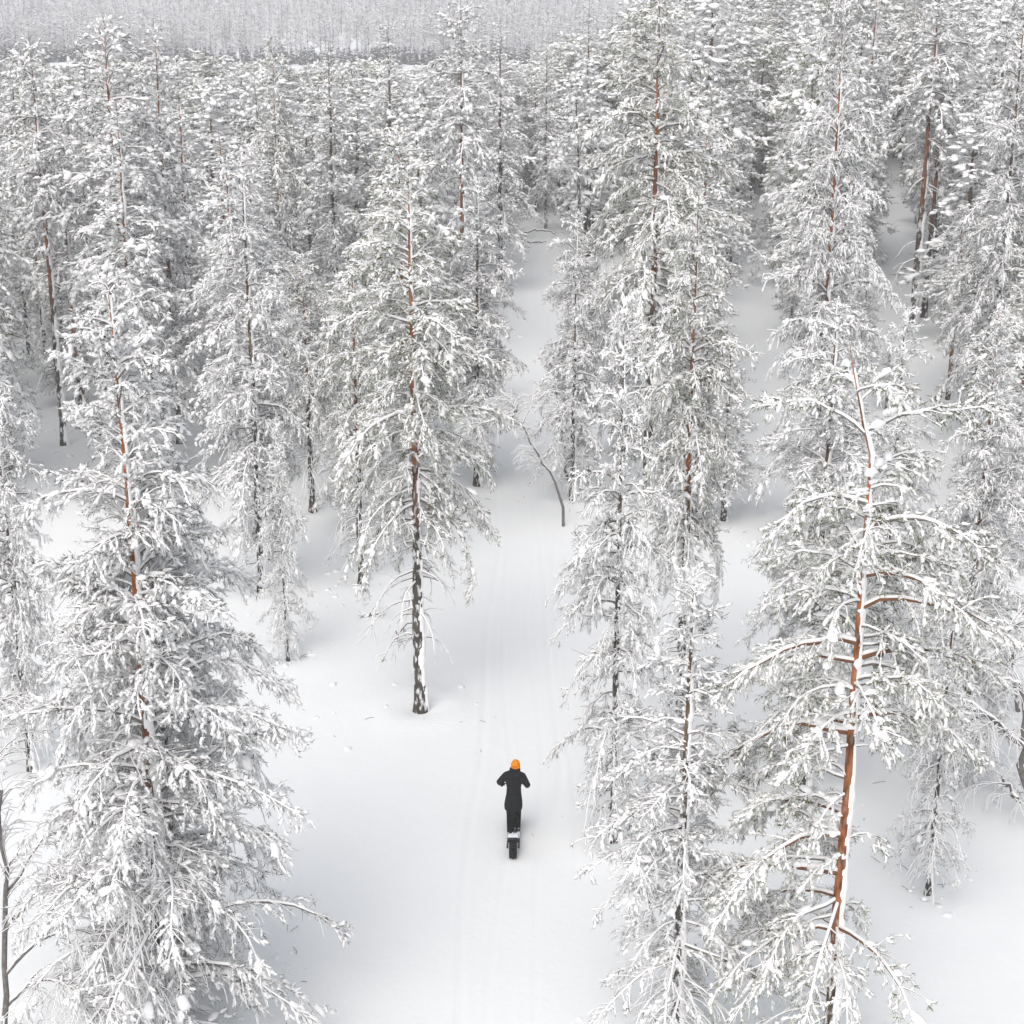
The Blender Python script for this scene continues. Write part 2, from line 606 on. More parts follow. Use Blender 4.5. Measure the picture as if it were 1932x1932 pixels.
    V, F = stamp(TV, TF, sp_, sd, np.stack([nv, nv * 0.5, nv * 0.5], -1), rng, 0.0, rng.uniform(0, 6.28, m))
    crown.add(V, F, 1)
    # snow on the shoots
    hs = np.where(has)[0]
    w = L[hs] * rng.uniform(0.17, 0.36, len(hs))*(1.0, 1.05, 1.15)[lod]
    Ls = L[hs] * rng.uniform(0.75, 1.1, len(hs))
    TV, TF = (SNOW_V, SNOW_F) if lod == 0 else (SNOW_V2, SNOW_F2)
    V, F = stamp(TV, TF, sp_[hs] + upper * (w * 0.35)[:, None], sd[hs], np.stack([Ls, w, w * 0.8], -1), rng, 0.18)
    snowg.add(V, F, 0)
    # heavier pads lying over several twigs
    npad = int(len(bi) * pads * (0.55, 0.8, 0.8)[lod])
    pi = rng.choice(len(bi), npad, replace=False)
    pi = pi[dd[bi[pi]] == 0]
    pp, pd = sample(TWP[pi], rng.uniform(0.1, 0.6, len(pi)))
    pl = (0.16, 0.20, 0.32)[lod] * np.clip(np.exp(rng.normal(0, 0.32, len(pi))), 0.5, 1.5) * np.clip(ln[bi[pi]] / 0.9, 0.5, 1.25)
    V, F = stamp(PAD_V, PAD_F, pp + upper * 0.03, pd, np.stack([pl, pl * rng.uniform(.28, .44, len(pi)), pl * rng.uniform(.16, .28, len(pi))], -1), rng, 0.22)
    snowg.add(V, F, 0)
    if lod == 0:                      # piles caught in the crotches of the limbs
        ci = rng.choice(np.where(dd != 1)[0], min(34, int((dd != 1).sum())), replace=False)
        for sh_ in (0.04, 0.12, 0.2):
            cp, cd = sample(BP[ci], np.clip(rng.normal(sh_, .03, len(ci)), 0, 1))
            cl = rng.uniform(0.09, 0.22, len(ci)) * np.clip(ln[ci] / 1.5, 0.6, 1.2)
            V, F = stamp(PAD_V, PAD_F, cp + upper * (0.03 + 0.1 * cl)[:, None] + rng.normal(0, .04, (len(ci), 3)), cd, np.stack([cl * 1.3, cl * .45, cl * .36], -1), rng, 0.38)
            snowg.add(V, F, 0)
    return dict(H=H, R=Rmax, trunk=trunk, crust=crust, limbs=limbs, crown=crown, snow=snowg, lod=lod, needle=needle_mat)


def far_mesh(name, P, needle):
    g = Geo()
    off = 0
    for src, mp in ((P['trunk'], {0: 0}), (P['crown'], {0: 1, 1: 2}), (P['snow'], {0: 3})):
        for v, f, mi in zip(src.v, src.f, src.m):
            pass
        V = np.concatenate(src.v)
        for f, mi in zip(src.f, src.m):
            g.f.append(f + off)
            g.m.append(np.array([mp[int(x)] for x in mi[:1]], np.int32).repeat(len(mi)))
        g.v.append(V)
        off += len(V)
    return g.mesh(name, [M_BARK_GREY, M_TWIG, needle, M_SNOW])


TRIS = 0


def count(me):
    global TRIS
    me.calc_loop_triangles()
    TRIS += len(me.loop_triangles)
    return me


class Kind:
    """the meshes of one pine, built once and shared by its copies"""
    def __init__(self, bark, needle, limb, **k):
        P = pine(**k)
        self.H, self.R, self.lod = P['H'], P['R'], P['lod']
        if self.lod == 2:
            self.one = count(far_mesh('snowy_pine', P, needle))
            return
        self.trunk = count(P['trunk'].mesh('trunk', [bark]))
        self.crust = count(P['crust'].mesh('snow_crust', [M_SNOW]))
        self.limbs = [count(g.mesh('branch', [limb])) for g in P['limbs']]
        self.crown = count(P['crown'].mesh('crown', [M_TWIG, needle]))
        self.snow = count(P['snow'].mesh('snow_load', [M_SNOW]))


def place(kind, x, y, h, w=None, rot=0.0, flip=False, label=None, group=None, wide=1.0):
    """one pine: an Empty (or, far off, one mesh) at its base"""
    z = float(ground_z(x, y))
    s = h / kind.H
    sx = (w / kind.R) if w else s * wide
    if kind.lod == 2:
        o = link('snowy_pine', kind.one)
    else:
        o = link('snowy_pine', None)
        t = link('trunk', kind.trunk, o)
        link('snow_crust', kind.crust, t)
        for me in kind.limbs:
            link('branch', me, o)
        c = link('crown', kind.crown, o)
        tag(c, kind='stuff')
        tag(link('snow_load', kind.snow, c), kind='stuff')
    o.location = (x, y, z)
    o.rotation_euler = (0, 0, rot)
    o.scale = (sx, -sx if flip else sx, s)
    tag(o, label, 'pine tree', group)
    return o


# ------------------------------------------------------------------ the ground: one sheet of snow out to the hill
def build_ground():
    xs = np.concatenate([-np.geomspace(900, 24, 34), np.arange(-23, -4.01, 0.42), np.arange(-4, 6.001, 0.07), np.arange(6.4, 23.1, 0.42), np.geomspace(24, 900, 34)])
    ys = np.concatenate([np.arange(-40, 12, 4.0), np.arange(12, 62, 0.30), np.arange(62, 130, 1.2), np.geomspace(131, 1500, 70)])
    X, Y = np.meshgrid(xs, ys)
    Z = ground_z(X, Y)
    px = path_x(Y)
    # narrow tracks of skis, sleds and the scooter along the trail
    rs = np.random.default_rng(8)
    for off, wd, dp, y0, y1, wob in ((-0.42, 0.045, 0.012, 5, 120, 0.10), (0.30, 0.045, 0.012, 5, 120, 0.12), (0.05, 0.09, 0.012, 5, 25.4, 0.05), (1.0, 0.05, 0.014, 27, 120, 0.15),
                                 (-0.95, 0.07, 0.014, 12, 60, 0.2), (0.62, 0.07, 0.018, 30, 120, 0.1), (-1.5, 0.08, 0.012, 10, 24, 0.3)):
        c = px + off + wob * np.sin(Y / 4.7 + off * 9) + 0.05 * np.sin(Y / 1.9 + off * 5)
        on = np.clip((Y - y0) / 2, 0, 1) * np.clip((y1 - Y) / 2, 0, 1)
        Z = Z - dp * on * np.exp(-((X - c) / wd) ** 2) + 0.35 * dp * on * np.exp(-((np.abs(X - c) - 2.0 * wd) / wd) ** 2)
    # wells round the trunks
    for (tx, ty, r) in WELLS:
        dd = np.hypot(X - tx, Y - ty)
        Z = Z - 0.14 * np.exp(-(dd / (r * 2.2)) ** 2) + 0.05 * np.exp(-((dd - 0.95) / 0.4) ** 2)
    nx = len(xs)
    i, j = np.meshgrid(np.arange(len(ys) - 1), np.arange(nx - 1), indexing='ij')
    q = np.stack([i * nx + j, i * nx + j + 1, (i + 1) * nx + j + 1, (i + 1) * nx + j], -1).reshape(-1, 4)
    g = Geo()
    g.add(np.stack([X, Y, Z], -1).reshape(-1, 3), q)
    o = link('ground', count(g.mesh('ground', [M_GROUND])))
    tag(o, 'open snow with a trail between the pines', kind='structure')


# ------------------------------------------------------------------ the kinds of pine
KA = Kind(M_BARK, M_NEEDLE, M_TWIG, seed=11, front=0.75, H=12.0, Rmax=2.4, cb=0.06, lod=0, r0=0.15, whorl=0.33, per=4, prof=0.52, droop=(60, 45), el=(4, 50), inner=0.1, mid=0.95, bare_low=0.55, pads=0.16)
KB = Kind(M_BARK, M_NEEDLE_G, M_TWIG, seed=23, crusty=-0.3, front=0.35, H=12.0, Rmax=2.2, cb=0.34, lod=0, r0=0.16, whorl=0.34, per=4, prof=0.5, droop=(70, 45), el=(-6, 48), inner=0.1, dead=30, bare_low=0.25, pads=0.2)
KC = Kind(M_BARK_RED, M_NEEDLE_G, M_TWIG_O, seed=37, H=11.5, Rmax=2.5, cb=0.12, lod=0, r0=0.125, crusty=0.1, whorl=0.5, per=5, prof=0.34, droop=(58, 52), el=(2, 30), inner=0.2, dead=24, bare_low=0.15, pads=0.26,
          front=0.3, side_gap=0.5, top_bare=0.82, kink=(0.86, -0.5), extra=((0.885, 172, 1.6, 38, 45), (0.89, 8, 1.9, 22, 35), (0.80, 200, 1.7, 25, 80), (0.77, -8, 1.7, 30, 60), (0.62, 190, 2.0, 15, 70), (0.6, 5, 2.3, 12, 55), (0.5, 175, 2.4, 5, 60),
                                                (0.30, 172, 2.6, 10, 60), (0.52, 12, 2.2, 8, 60)))
KD = Kind(M_BARK_GREY, M_NEEDLE, M_TWIG, seed=41, front=0.4, H=9.5, Rmax=1.55, cb=0.16, lod=0, r0=0.115, whorl=0.31, per=4, prof=0.55, droop=(66, 45), el=(-2, 50), inner=0.1, dead=40, bare_low=0.7, pads=0.14)
KE = Kind(M_BARK_GREY, M_NEEDLE, M_TWIG, seed=59, front=0.7, H=11.0, Rmax=1.9, cb=0.17, lod=0, r0=0.14, whorl=0.34, per=4, prof=0.45, droop=(68, 45), el=(-4, 46), inner=0.1, dead=18, bare_low=0.2, pads=0.26)
MID = [Kind(b, nm, M_TWIG, seed=70 + i, H=12.0, Rmax=rm, cb=cb, lod=1, r0=0.14, whorl=wh, per=4, prof=pf, droop=(65, 45), el=(-2, 48), inner=0.1, dead=8, pads=pd, bare_low=0.1)
       for i, (b, nm, rm, cb, wh, pf, pd) in enumerate(((M_BARK, M_NEEDLE, 1.7, 0.25, 0.40, 0.6, 0.22), (M_BARK, M_NEEDLE_G, 1.9, 0.35, 0.46, 0.5, 0.3),
                                                    (M_BARK_GREY, M_NEEDLE, 1.5, 0.2, 0.42, 0.7, 0.2), (M_BARK_RED, M_NEEDLE, 1.8, 0.4, 0.44, 0.45, 0.25), (M_BARK_MID, M_NEEDLE, 1.5, 0.55, 0.38, 0.45, 0.25)))]
FAR = [Kind(bk, nm, M_TWIG, seed=90 + i, H=12.0, Rmax=rm, cb=cb, lod=2, r0=0.15, whorl=0.55, per=3, inner=0.1, prof=pf, droop=dr, el=(0, 48), dead=0, pads=0.35, bare_low=0.0, snow=sn, lean=ln)
       for i, (bk, nm, rm, cb, pf, dr, sn, ln) in enumerate(((M_BARK_GREY, M_NEEDLE, 1.7, 0.22, 0.6, (62, 45), 1.05, (0, 0)), (M_BARK, M_NEEDLE_G, 2.0, 0.35, 0.5, (55, 30), 0.95, (.4, 0)),
                                                        (M_BARK_GREY, M_NEEDLE, 1.4, 0.12, 0.7, (75, 55), 1.1, (0, 0)), (M_BARK, M_NEEDLE, 1.9, 0.5, 0.4, (50, 30), 1.0, (-.5, .2)),
                                                        (M_BARK_GREY, M_NEEDLE, 1.15, 0.25, 0.45, (80, 60), 1.1, (.2, 0)), (M_BARK_MID, M_NEEDLE_G, 2.3, 0.42, 0.32, (48, 35), 1.0, (0, .4))))]

# ------------------------------------------------------------------ the pines one can tell apart
NAMED = []          # x, y, height, crown radius


def pine_at(kind, bx, by, ty, hw, label, rot=0.0, flip=False, group=None):
    x, y = at(bx, by)
    h = height_to(y, ty)
    _, _, dep = project(x, y, h * 0.4)
    w = hw * dep / 3057.0
    NAMED.append((x, y, h, w))
    return place(kind, x, y, h, w, rot, flip, label, group or 'pines beside the trail')


NEARS = [
    (KA, 322, 1975, 490, 262, 'largest snowy pine, front left, its drooping lower branches reaching the bottom edge', 0.0, False),
    (KD, 345, 1850, 600, 190, 'slim snowy pine half hidden inside the largest left-hand pine', 0.4, True),
    (KC, 1563, 1990, 640, 262, 'pine with bright rust-red trunk plastered with snow on one side, front right', 0.0, False),
    (KD, 1275, 1965, 1050, 165, 'small frosted pine with thin twigs, front, left of the rust-red trunk', 0.2, False),
    (KD, 1157, 1567, 520, 108, 'slim pine at the right edge of the trail, level with the rider', 0.0, True),
    (KB, 1283, 1345, 360, 130, 'tall dense pine right of the trail with a slender dark trunk showing near its top', 0.7, False),
    (KE, 1518, 1478, 565, 150, 'grey-trunked pine right behind the rust-red pine, its dark trunk foot bare', 0.0, False),
    (KB, 793, 1335, 295, 168, 'tall pine standing alone left of the trail, orange upper trunk, bare lower trunk', 0.0, False),
    (KB, 683, 1095, 500, 100, 'short pine with dark bare foot, left behind the lone tall pine', 0.5, False),
    (KE, 494, 1112, 300, 118, 'broad pine with short orange trunk patches above the left snowbank', 0.3, False),
    (KD, 543, 1240, 790, 48, 'thin young pine at the left edge of the open snow', 0.0, True),
    (KE, 58, 1445, 560, 100, 'snowy pine cut by the left edge of the picture, dark lower trunk', 0.0, True),
    (KA, 1803, 1455, 560, 118, 'pine at far right with leaning dark trunk, behind the arching birch', 0.3, True),
    (KD, 1752, 1672, 1010, 80, 'small frosted pine with bare snowy foot on the open snow at right', 0.9, False),
    (KE, 1080, 930, 395, 80, 'narrow grey-green pine right of the trail beside the leaning birch', 0.0, False),
    (KB, 1222, 920, -40, 150, 'very tall pine with orange upper trunk rising past the top edge', 0.0, True),
    (KA, 1532, 1010, -70, 120, 'very tall dense pine right of the narrow clearing', 0.0, False),
    (KE, 1855, 850, -30, 100, 'tall snow-laden pine at the right edge, behind the leaning dark trunk', 0.2, True),
    (KE, 900, 905, 330, 98, 'dense grey-shadowed pine close behind the lone tall pine', 0.6, False),
    (KB, 590, 960, 470, 90, 'heavily loaded pine with white clumps left of the lone tall pine', 0.5, True),
    (KD, 1175, 860, 480, 60, 'snowy young pine behind the slim trailside pine', 1.0, False),
    (KD, 1660, 1240, 560, 90, 'snowy pine just behind the fork of the rust-red trunk', 0.8, True),
]
MIDS = [
    (4, 122, 838, 70, 80, 'tall pine with long dark bare trunk and two orange patches at left', 0.0, False),
    (0, 340, 830, 30, 90, 'tall clumpy pine at left whose tip rises across the distant dark wood', 0.4, False),
    (1, 540, 690, 65, 62, 'dark-clumped pine in the left middle, its tip below the grey hill', 0.0, False),
    (2, 205, 700, 55, 66, 'pointed snowy pine at left with a dark top shoot', 0.2, True),
    (4, 874, 690, -10, 80, 'tall pine with thin dark trunk and orange band behind the lone tall pine', 0.0, False),
    (2, 638, 640, 75, 70, 'snowy pine with one small orange trunk patch left of centre', 0.5, False),
    (4, 1722, 608, -50, 85, 'leaning tall pine with rust-red trunk at right, the left of a pair', 0.05, False),
    (4, 1743, 596, 60, 70, 'leaning pine with rust-red trunk at right, the right of a pair', 0.5, True),
    (2, 1106, 425, -5, 50, 'thin tall pine with a pale straight trunk beyond the trail', 0.0, False),
    (2, 1030, 432, 60, 34, 'slender pine with thin dark foot where the trail ends', 0.0, True),
    (1, 1435, 355, 20, 50, 'pine with a dark short foot behind the narrow clearing', 0.3, False),
    (0, 1620, 480, -30, 66, 'dark-topped pine behind the very tall dense pine', 0.0, True),
    (1, 1703, 315, -60, 42, 'far pine with bare grey trunk foot in the small right clearing', 0.0, False),
    (2, 745, 600, 30, 70, 'snow-white pine between the orange-patched pines', 0.0, False),
    (0, 440, 760, 240, 95, 'wide snow-white pine in front of the dark-clumped pine', 1.0, False),
    (2, 25, 900, 130, 75, 'snowy pine at the left edge beside the long bare trunk', 0.7, True),
    (1, 1905, 640, 60, 80, 'heavily clumped pine at the right edge, upper part', 0.9, False),
    (2, 945, 545, 30, 66, 'rounded snowy pine left of where the trail ends', 0.2, True),
]
for k_, bx, by, ty, hw, lab, ro, fl in NEARS:
    pine_at(k_, bx, by, ty, hw, lab, ro, fl)
for k_, bx, by, ty, hw, lab, ro, fl in MIDS:
    pine_at(MID[k_], bx, by, ty, hw, lab, ro, fl)

# trail, clearings and trunks that the photograph shows: no filler pine may stand in front of them
KEEP = [(985, 470, 0), (1000, 520, 0), (1005, 600, 0), (1012, 680, 0), (985, 760, 0), (940, 830, 0), (950, 900, 0), (1150, 490, 0), (1190, 455, 0), (1420, 400, 0), (1432, 450, 0),
        (1420, 540, 0), (1410, 620, 0), (1440, 380, 0), (1693, 300, 0), (1700, 335, 0), (1678, 365, 0), (1685, 585, 0), (1665, 560, 0), (1020, 435, 0), (1010, 415, 0), (1000, 398, 0), (1035, 405, 0), (75, 830, 0),
        (97, 360, 62), (103, 500, 62), (115, 700, 62), (1750, 380, 84), (1728, 560, 84), (1735, 480, 84), (1765, 300, 84), (1243, 250, 52), (1240, 350, 52), (880, 350, 74), (880, 250, 74), (637, 340, 78), (345, 350, 62)]
rng = np.random.default_rng(2024)


def blocked(x, y, h, w):
    bx, by, dep = project(x, y, 0)
    tx, ty, _ = project(x, y, h)
    hw = w * 3057 / dep
    for kx, ky, kd in KEEP:
        if kd and y > kd:
            continue
        if ty < ky < by and abs(kx - (bx + tx) / 2) < hw * 0.85:
            return True
    return False


def free(x, y, r, L):
    return all((x - a[0]) ** 2 + (y - a[1]) ** 2 > r * r for a in L)


spots = []
tries = 0
while len(spots) < 1500 and tries < 60000:
    tries += 1
    u = rng.uniform()
    y = 50 + 262 * u ** 0.62
    x = rng.uniform(-1, 1) * (0.345 * y + 7)
    lim = 176 + 8 * math.sin(x / 13.0) + 90 * min(1, max(0, (x / y - 0.02) / 0.12))
    if y > lim:
        continue
    if abs(x - path_x(y)) < 2.6 and y < 105:
        continue
    h = rng.normal(12.0, 2.4)
    if y > lim - 45:
        h *= 0.72 + 0.16 * rng.uniform()
    if y > 90 and x < 0.02 * y:
        h = min(h, 11.0 + 1.5 * rng.uniform())
    bpx = project(x, y, 0)[0]
    if bpx < 1180 and y > 60:
        h = min(h, height_to(y, (104 if bpx < 1000 else 55) + 90 * rng.uniform()))
    if h < 5:
        continue
    w = max(1.4, h * rng.uniform(0.15, 0.21))
    if not free(x, y, 3.1 if y < 120 else 2.5, spots) or not free(x, y, 2.8, NAMED):
        continue
    if blocked(x, y, h, w):
        continue
    spots.append((x, y, h, w))
young = []
tries = 0
while len(young) < 100 and tries < 20000:                 # young trees between the tall ones
    tries += 1
    y = 44 + 80 * rng.uniform() ** 0.9
    x = rng.uniform(-1, 1) * (0.345 * y + 5)
    if abs(x - path_x(y)) < 2.2:
        continue
    h = rng.uniform(2.6, 6.5)
    w = h * rng.uniform(0.17, 0.26)
    if not free(x, y, 1.5, spots) or not free(x, y, 1.5, NAMED) or not free(x, y, 1.5, young) or blocked(x, y, h, w):
        continue
    young.append((x, y, h, w))
spots += young
spots.sort(key=lambda s: s[1])
n_single = 265
GROUPS = ((75, 'snow-covered pine in the thick wood right behind the trees at the trail', 'pines of the near wood'),
          (120, 'snow-covered pine in the middle of the thick wood', 'pines of the middle wood'),
          (999, 'small far snow-covered pine deep in the thick wood', 'pines of the far wood'))
MARKS = [('the lone tall pine', at(793, 1335)), ('the long bare trunk at left', at(122, 838)), ('the leaning trail birch', at(1063, 985)), ('the slim trailside pine', at(1157, 1567)),
         ('the very tall orange-trunked pine', at(1222, 920)), ('the very tall dense pine', at(1532, 1010)), ('the leaning rust-red pair', at(1732, 602)), ('the orange-banded pine', at(874, 690)),
         ('the clumpy pine at left', at(340, 830)), ('the dark-clumped pine', at(540, 690)), ('the end of the trail', at(1000, 440)), ('the small right clearing', at(1700, 320)),
         ('the right edge', at(1930, 640)), ('the left edge', at(10, 760)), ('the pale straight trunk', at(1106, 425)), ('the narrow clearing', at(1435, 360))]
ORD = ('nearest', 'second', 'third', 'fourth', 'fifth', 'sixth', 'seventh', 'eighth', 'ninth', 'tenth', 'eleventh', 'twelfth')
seen = {}
n_own = 0
for i, (x, y, h, w) in enumerate(spots[:n_single]):
    grp = next(c for a, b, c in GROUPS if y < a)
    lab = next(b for a, b, c in GROUPS if y < a)
    k_ = int(rng.integers(4)) if y < 74 else int(rng.integers(6))
    if h < 7:
        k_ = 2
    if y < 150:
        mk = min(MARKS, key=lambda m_: (m_[1][0] - x) ** 2 + ((m_[1][1] - y) * 0.6) ** 2)
        dx, dy = x - mk[1][0], y - mk[1][1]
        rel = 'behind' if dy > 1.4 * abs(dx) else 'before' if -dy > 1.4 * abs(dx) else 'left of' if dx < 0 else 'right of'
        size = 'tall' if h > 13 else 'young' if h < 7 else 'short' if h < 9.5 else 'mid-height'
        form = 'wide' if w / h > 0.19 else 'slim' if w / h < 0.165 else 'even'
        key = (rel, mk[0])
        seen[key] = seen.get(key, 0) + 1
        if seen[key] <= len(ORD):
            rank = ORD[seen[key] - 1]
            lab = f"{size} {form} snowy pine, {'first' if rank == 'nearest' else rank} from the front {rel} {mk[0]}".replace('the very tall', 'the giant')
            n_own += 1
    kd = MID[k_] if y < 74 else FAR[k_]
    place(kd, x, y, h, w, rng.uniform(-0.7, 0.7) if y < 74 else rng.uniform(0, 6.28), rng.uniform() < 0.5, lab, grp)
print('own labels', n_own)
print('filler pines', len(spots), 'last single at', spots[min(n_single, len(spots)) - 1][1])

# ------------------------------------------------------------------ masses that nobody could count, grown on points
def grow(name, label, pts, scl, sources, seed, kind='stuff'):
    g = bpy.data.meshes.new(name)
    g.vertices.add(len(pts))
    g.vertices.foreach_set('co', np.asarray(pts, np.float32).ravel())
    a = g.attributes.new('grow_scale', 'FLOAT_VECTOR', 'POINT')
    a.data.foreach_set('vector', np.asarray(scl, np.float32).ravel())
    rr = np.random.default_rng(seed)
    a = g.attributes.new('grow_turn', 'FLOAT_VECTOR', 'POINT')
    a.data.foreach_set('vector', np.stack([np.zeros(len(pts)), np.zeros(len(pts)), rr.uniform(0, 6.28, len(pts))], -1).astype(np.float32).ravel())
    o = link(name, g)
    ng = bpy.data.node_groups.new(name, 'GeometryNodeTree')
    ng.interface.new_socket('Geometry', in_out='INPUT', socket_type='NodeSocketGeometry')
    ng.interface.new_socket('Geometry', in_out='OUTPUT', socket_type='NodeSocketGeometry')
    N, L = ng.nodes, ng.links
    gi, go = N.new('NodeGroupInput'), N.new('NodeGroupOutput')
    join = N.new('GeometryNodeJoinGeometry')
    for s in sources:
        oi = N.new('GeometryNodeObjectInfo')
        oi.transform_space = 'ORIGINAL'
        oi.inputs['Object'].default_value = s
        oi.inputs['As Instance'].default_value = True
        L.new(oi.outputs['Geometry'], join.inputs[0])
    ip = N.new('GeometryNodeInstanceOnPoints')
    m2p = N.new('GeometryNodeMeshToPoints')
    L.new(gi.outputs[0], m2p.inputs[0])
    L.new(m2p.outputs[0], ip.inputs['Points'])
    L.new(join.outputs[0], ip.inputs['Instance'])
    ip.inputs['Pick Instance'].default_value = True
    ri = N.new('FunctionNodeRandomValue')
    ri.data_type = 'INT'
    ri.inputs[4].default_value = 0
    ri.inputs[5].default_value = len(sources) - 1
    L.new(ri.outputs[2], ip.inputs['Instance Index'])
    for attr, sock in (('grow_scale', 'Scale'), ('grow_turn', 'Rotation')):
        na = N.new('GeometryNodeInputNamedAttribute')
        na.data_type = 'FLOAT_VECTOR'
        na.inputs[0].default_value = attr
        L.new(na.outputs[0], ip.inputs[sock])
    L.new(ip.outputs[0], go.inputs[0])
    md = o.modifiers.new('grow', 'NODES')
    md.node_group = ng
    tag(o, label, kind=kind)
    return o


far_src = []
for k_ in FAR:
    far_src.append(next(o for o in bpy.data.objects if o.data == k_.one))
rest = spots[n_single:]
if rest:
    P_ = [(x, y, float(ground_z(x, y))) for x, y, h, w in rest]
    S_ = [(w / 1.75, w / 1.75, h / 12.0) for x, y, h, w in rest]
    grow('forest', 'mass of far snowy pines before the frozen clearing', P_, S_, far_src, 3)

# ------------------------------------------------------------------ the far hillside: bare birches, snowy pines and a thicket coloured dark for shade at its foot


def far_birch(seed):
    r = np.random.default_rng(seed)
    g = Geo()
    H = 7.0
    T = np.stack([np.cumsum(r.normal(0, .09, 5)), np.cumsum(r.normal(0, .09, 5)), np.linspace(-.3, H, 5)], -1)[None]
    V, F = tubes(T, np.linspace(.085, .03, 5)[None], 3)
    g.add(V, F, 0)
    n = 26
    z = r.uniform(0.2, 0.97, n) * H
    O = np.stack([np.zeros(n), np.zeros(n), z], -1)
    B = bend_line(O, r.uniform(0, 6.28, n), r.uniform(.3, 1.1, n), r.uniform(0, 1.4, n), (H * 1.05 - z) * .34 + .5, 4, r)
    V, F = tubes(B, np.linspace(.05, .02, 4)[None] * np.ones((n, 1)), 3)
    g.add(V, F, 0)
    V, F = tubes(B + np.array([0, 0, .07]), np.linspace(.08, .06, 4)[None] * np.ones((n, 1)), 3)
    g.add(V, F, 1)
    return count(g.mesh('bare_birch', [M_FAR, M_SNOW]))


def thicket_tree(seed):  # low undergrowth of the wood's edge, its shade put into the colour
    r = np.random.default_rng(seed)
    g = Geo()
    n = 40
    z = r.uniform(0.05, 0.95, n) * 3.2
    az = r.uniform(0, 6.28, n)
    D = np.stack([np.cos(az), np.sin(az), r.uniform(-.3, .5, n)], -1)
    L = (3.6 - z) * .38 * r.uniform(.6, 1.2, n)
    V, F = stamp(SNOW_V2, SNOW_F2, np.stack([np.zeros(n), np.zeros(n), z], -1), D, np.stack([L, L * .25, L * .25], -1), r, .2)
    g.add(V, F, 0)
    V, F = stamp(SNOW_V2, SNOW_F2, np.stack([np.zeros(n), np.zeros(n), z + .1], -1)[:9], D[:9], np.stack([L, L * .22, L * .15], -1)[:9], r, .2)
    g.add(V, F, 1)
    return count(g.mesh('shade_dark_shrub', [M_FAR_SHADE, M_SNOW]))


BIRCH_FAR = [far_birch(i) for i in (1, 2, 3)]
THICK = [thicket_tree(i) for i in (5, 6)]
hb = []
for i, (x, y, me, nm, s, lab, cat) in enumerate(((-88, 350, BIRCH_FAR[0], 'bare_birch', 1.0, 'bare grey birch at the foot of the far hillside', 'birch tree'),
                                                 (-40, 352, BIRCH_FAR[1], 'bare_birch', 1.1, 'bare grey birch at the foot of the far hillside', 'birch tree'),
                                                 (-8, 349, BIRCH_FAR[2], 'bare_birch', .9, 'bare grey birch at the foot of the far hillside', 'birch tree'),
                                                 (-70, 336, THICK[0], 'shade_dark_shrub', 1.0, 'low shrub coloured dark for shade at the edge of the frozen clearing', 'spruce tree'),
                                                 (-25, 335, THICK[1], 'shade_dark_shrub', 1.0, 'low shrub coloured dark for shade at the edge of the frozen clearing', 'spruce tree'))):
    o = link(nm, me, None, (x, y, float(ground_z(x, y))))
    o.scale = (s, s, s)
    tag(o, lab, cat, 'bare birches of the far hillside' if i < 3 else 'shade-coloured shrubs at the clearing')
    hb.append(o)
r = np.random.default_rng(77)
N_H = 15000
y = 346 + 420 * r.uniform(0, 1, N_H) ** 1.25
x = r.uniform(-1, 1, N_H) * (0.36 * y + 12)
dens = vnoise(x / 45.0, y / 14.0, 0.5, 31) + 0.5 * vnoise(x / 12.0, y / 7.0, 0.5, 32)
ok = dens > 0.62 - 0.25 * np.clip((y - 380) / 60, 0, 1)
x, y = x[ok], y[ok]
s_ = r.uniform(.4, 1.15, len(x)) ** 1.2
grow('hillside_birch_wood', 'pale grey mass of bare frosted birches covering the far hillside', np.stack([x, y, ground_z(x, y)], -1),
     np.stack([s_ * 1.15, s_ * 1.15, s_ * 1.0], -1), hb[:3], 4)
n = 700
y = 346 + 400 * r.uniform(0, 1, n)
x = r.uniform(-1, 1, n) * (0.36 * y + 12)
s_ = r.uniform(.35, .75, n)
grow('hillside_pine_wood', 'snowy pines scattered among the birches of the far hillside', np.stack([x, y, ground_z(x, y)], -1), np.stack([s_, s_, s_], -1), far_src, 6)
n = 1700
x = r.uniform(-1, 1, n) * 130
y = 330 + 16 * r.uniform(0, 1, n) ** 1.3 + 4 * np.sin(x / 23.0)
ok = vnoise(x / 9.0, y / 9.0, 0.4, 41) > 0.34
x, y = x[ok], y[ok]
n = len(x)
s_ = r.uniform(.3, 1.15, n)
grow('shade_dark_thicket', 'line of low undergrowth coloured dark for shade along the foot of the hillside', np.stack([x, y, ground_z(x, y)], -1), np.stack([s_ * 1.1, s_ * 1.1, s_], -1), hb[3:], 8)


# ------------------------------------------------------------------ birches bent under the snow
def px_line(pts, y0, dy=0.0):
    """points of the photograph on an upright plane at the distance y0, drifting dy towards the far end"""
    out = []
    for i, (px, py) in enumerate(pts):
        yy = y0 + dy * i / max(1, len(pts) - 1)
        zz = height_to(yy, py)
        dep = yy * math.cos(PITCH) - (zz - CAM_H) * math.sin(PITCH)
        out.append(((px - 966) / 3057.0 * dep, yy, zz))
    return np.array(out)


def smooth_line(P, n):
    t = np.linspace(0, 1, len(P))
    q = np.linspace(0, 1, n)
    for _ in range(1):
        L = np.stack([np.interp(q, t, P[:, i]) for i in range(3)], -1)
    for _ in range(2):
        L[1:-1] = (L[:-2] + 2 * L[1:-1] + L[2:]) / 4
    return L


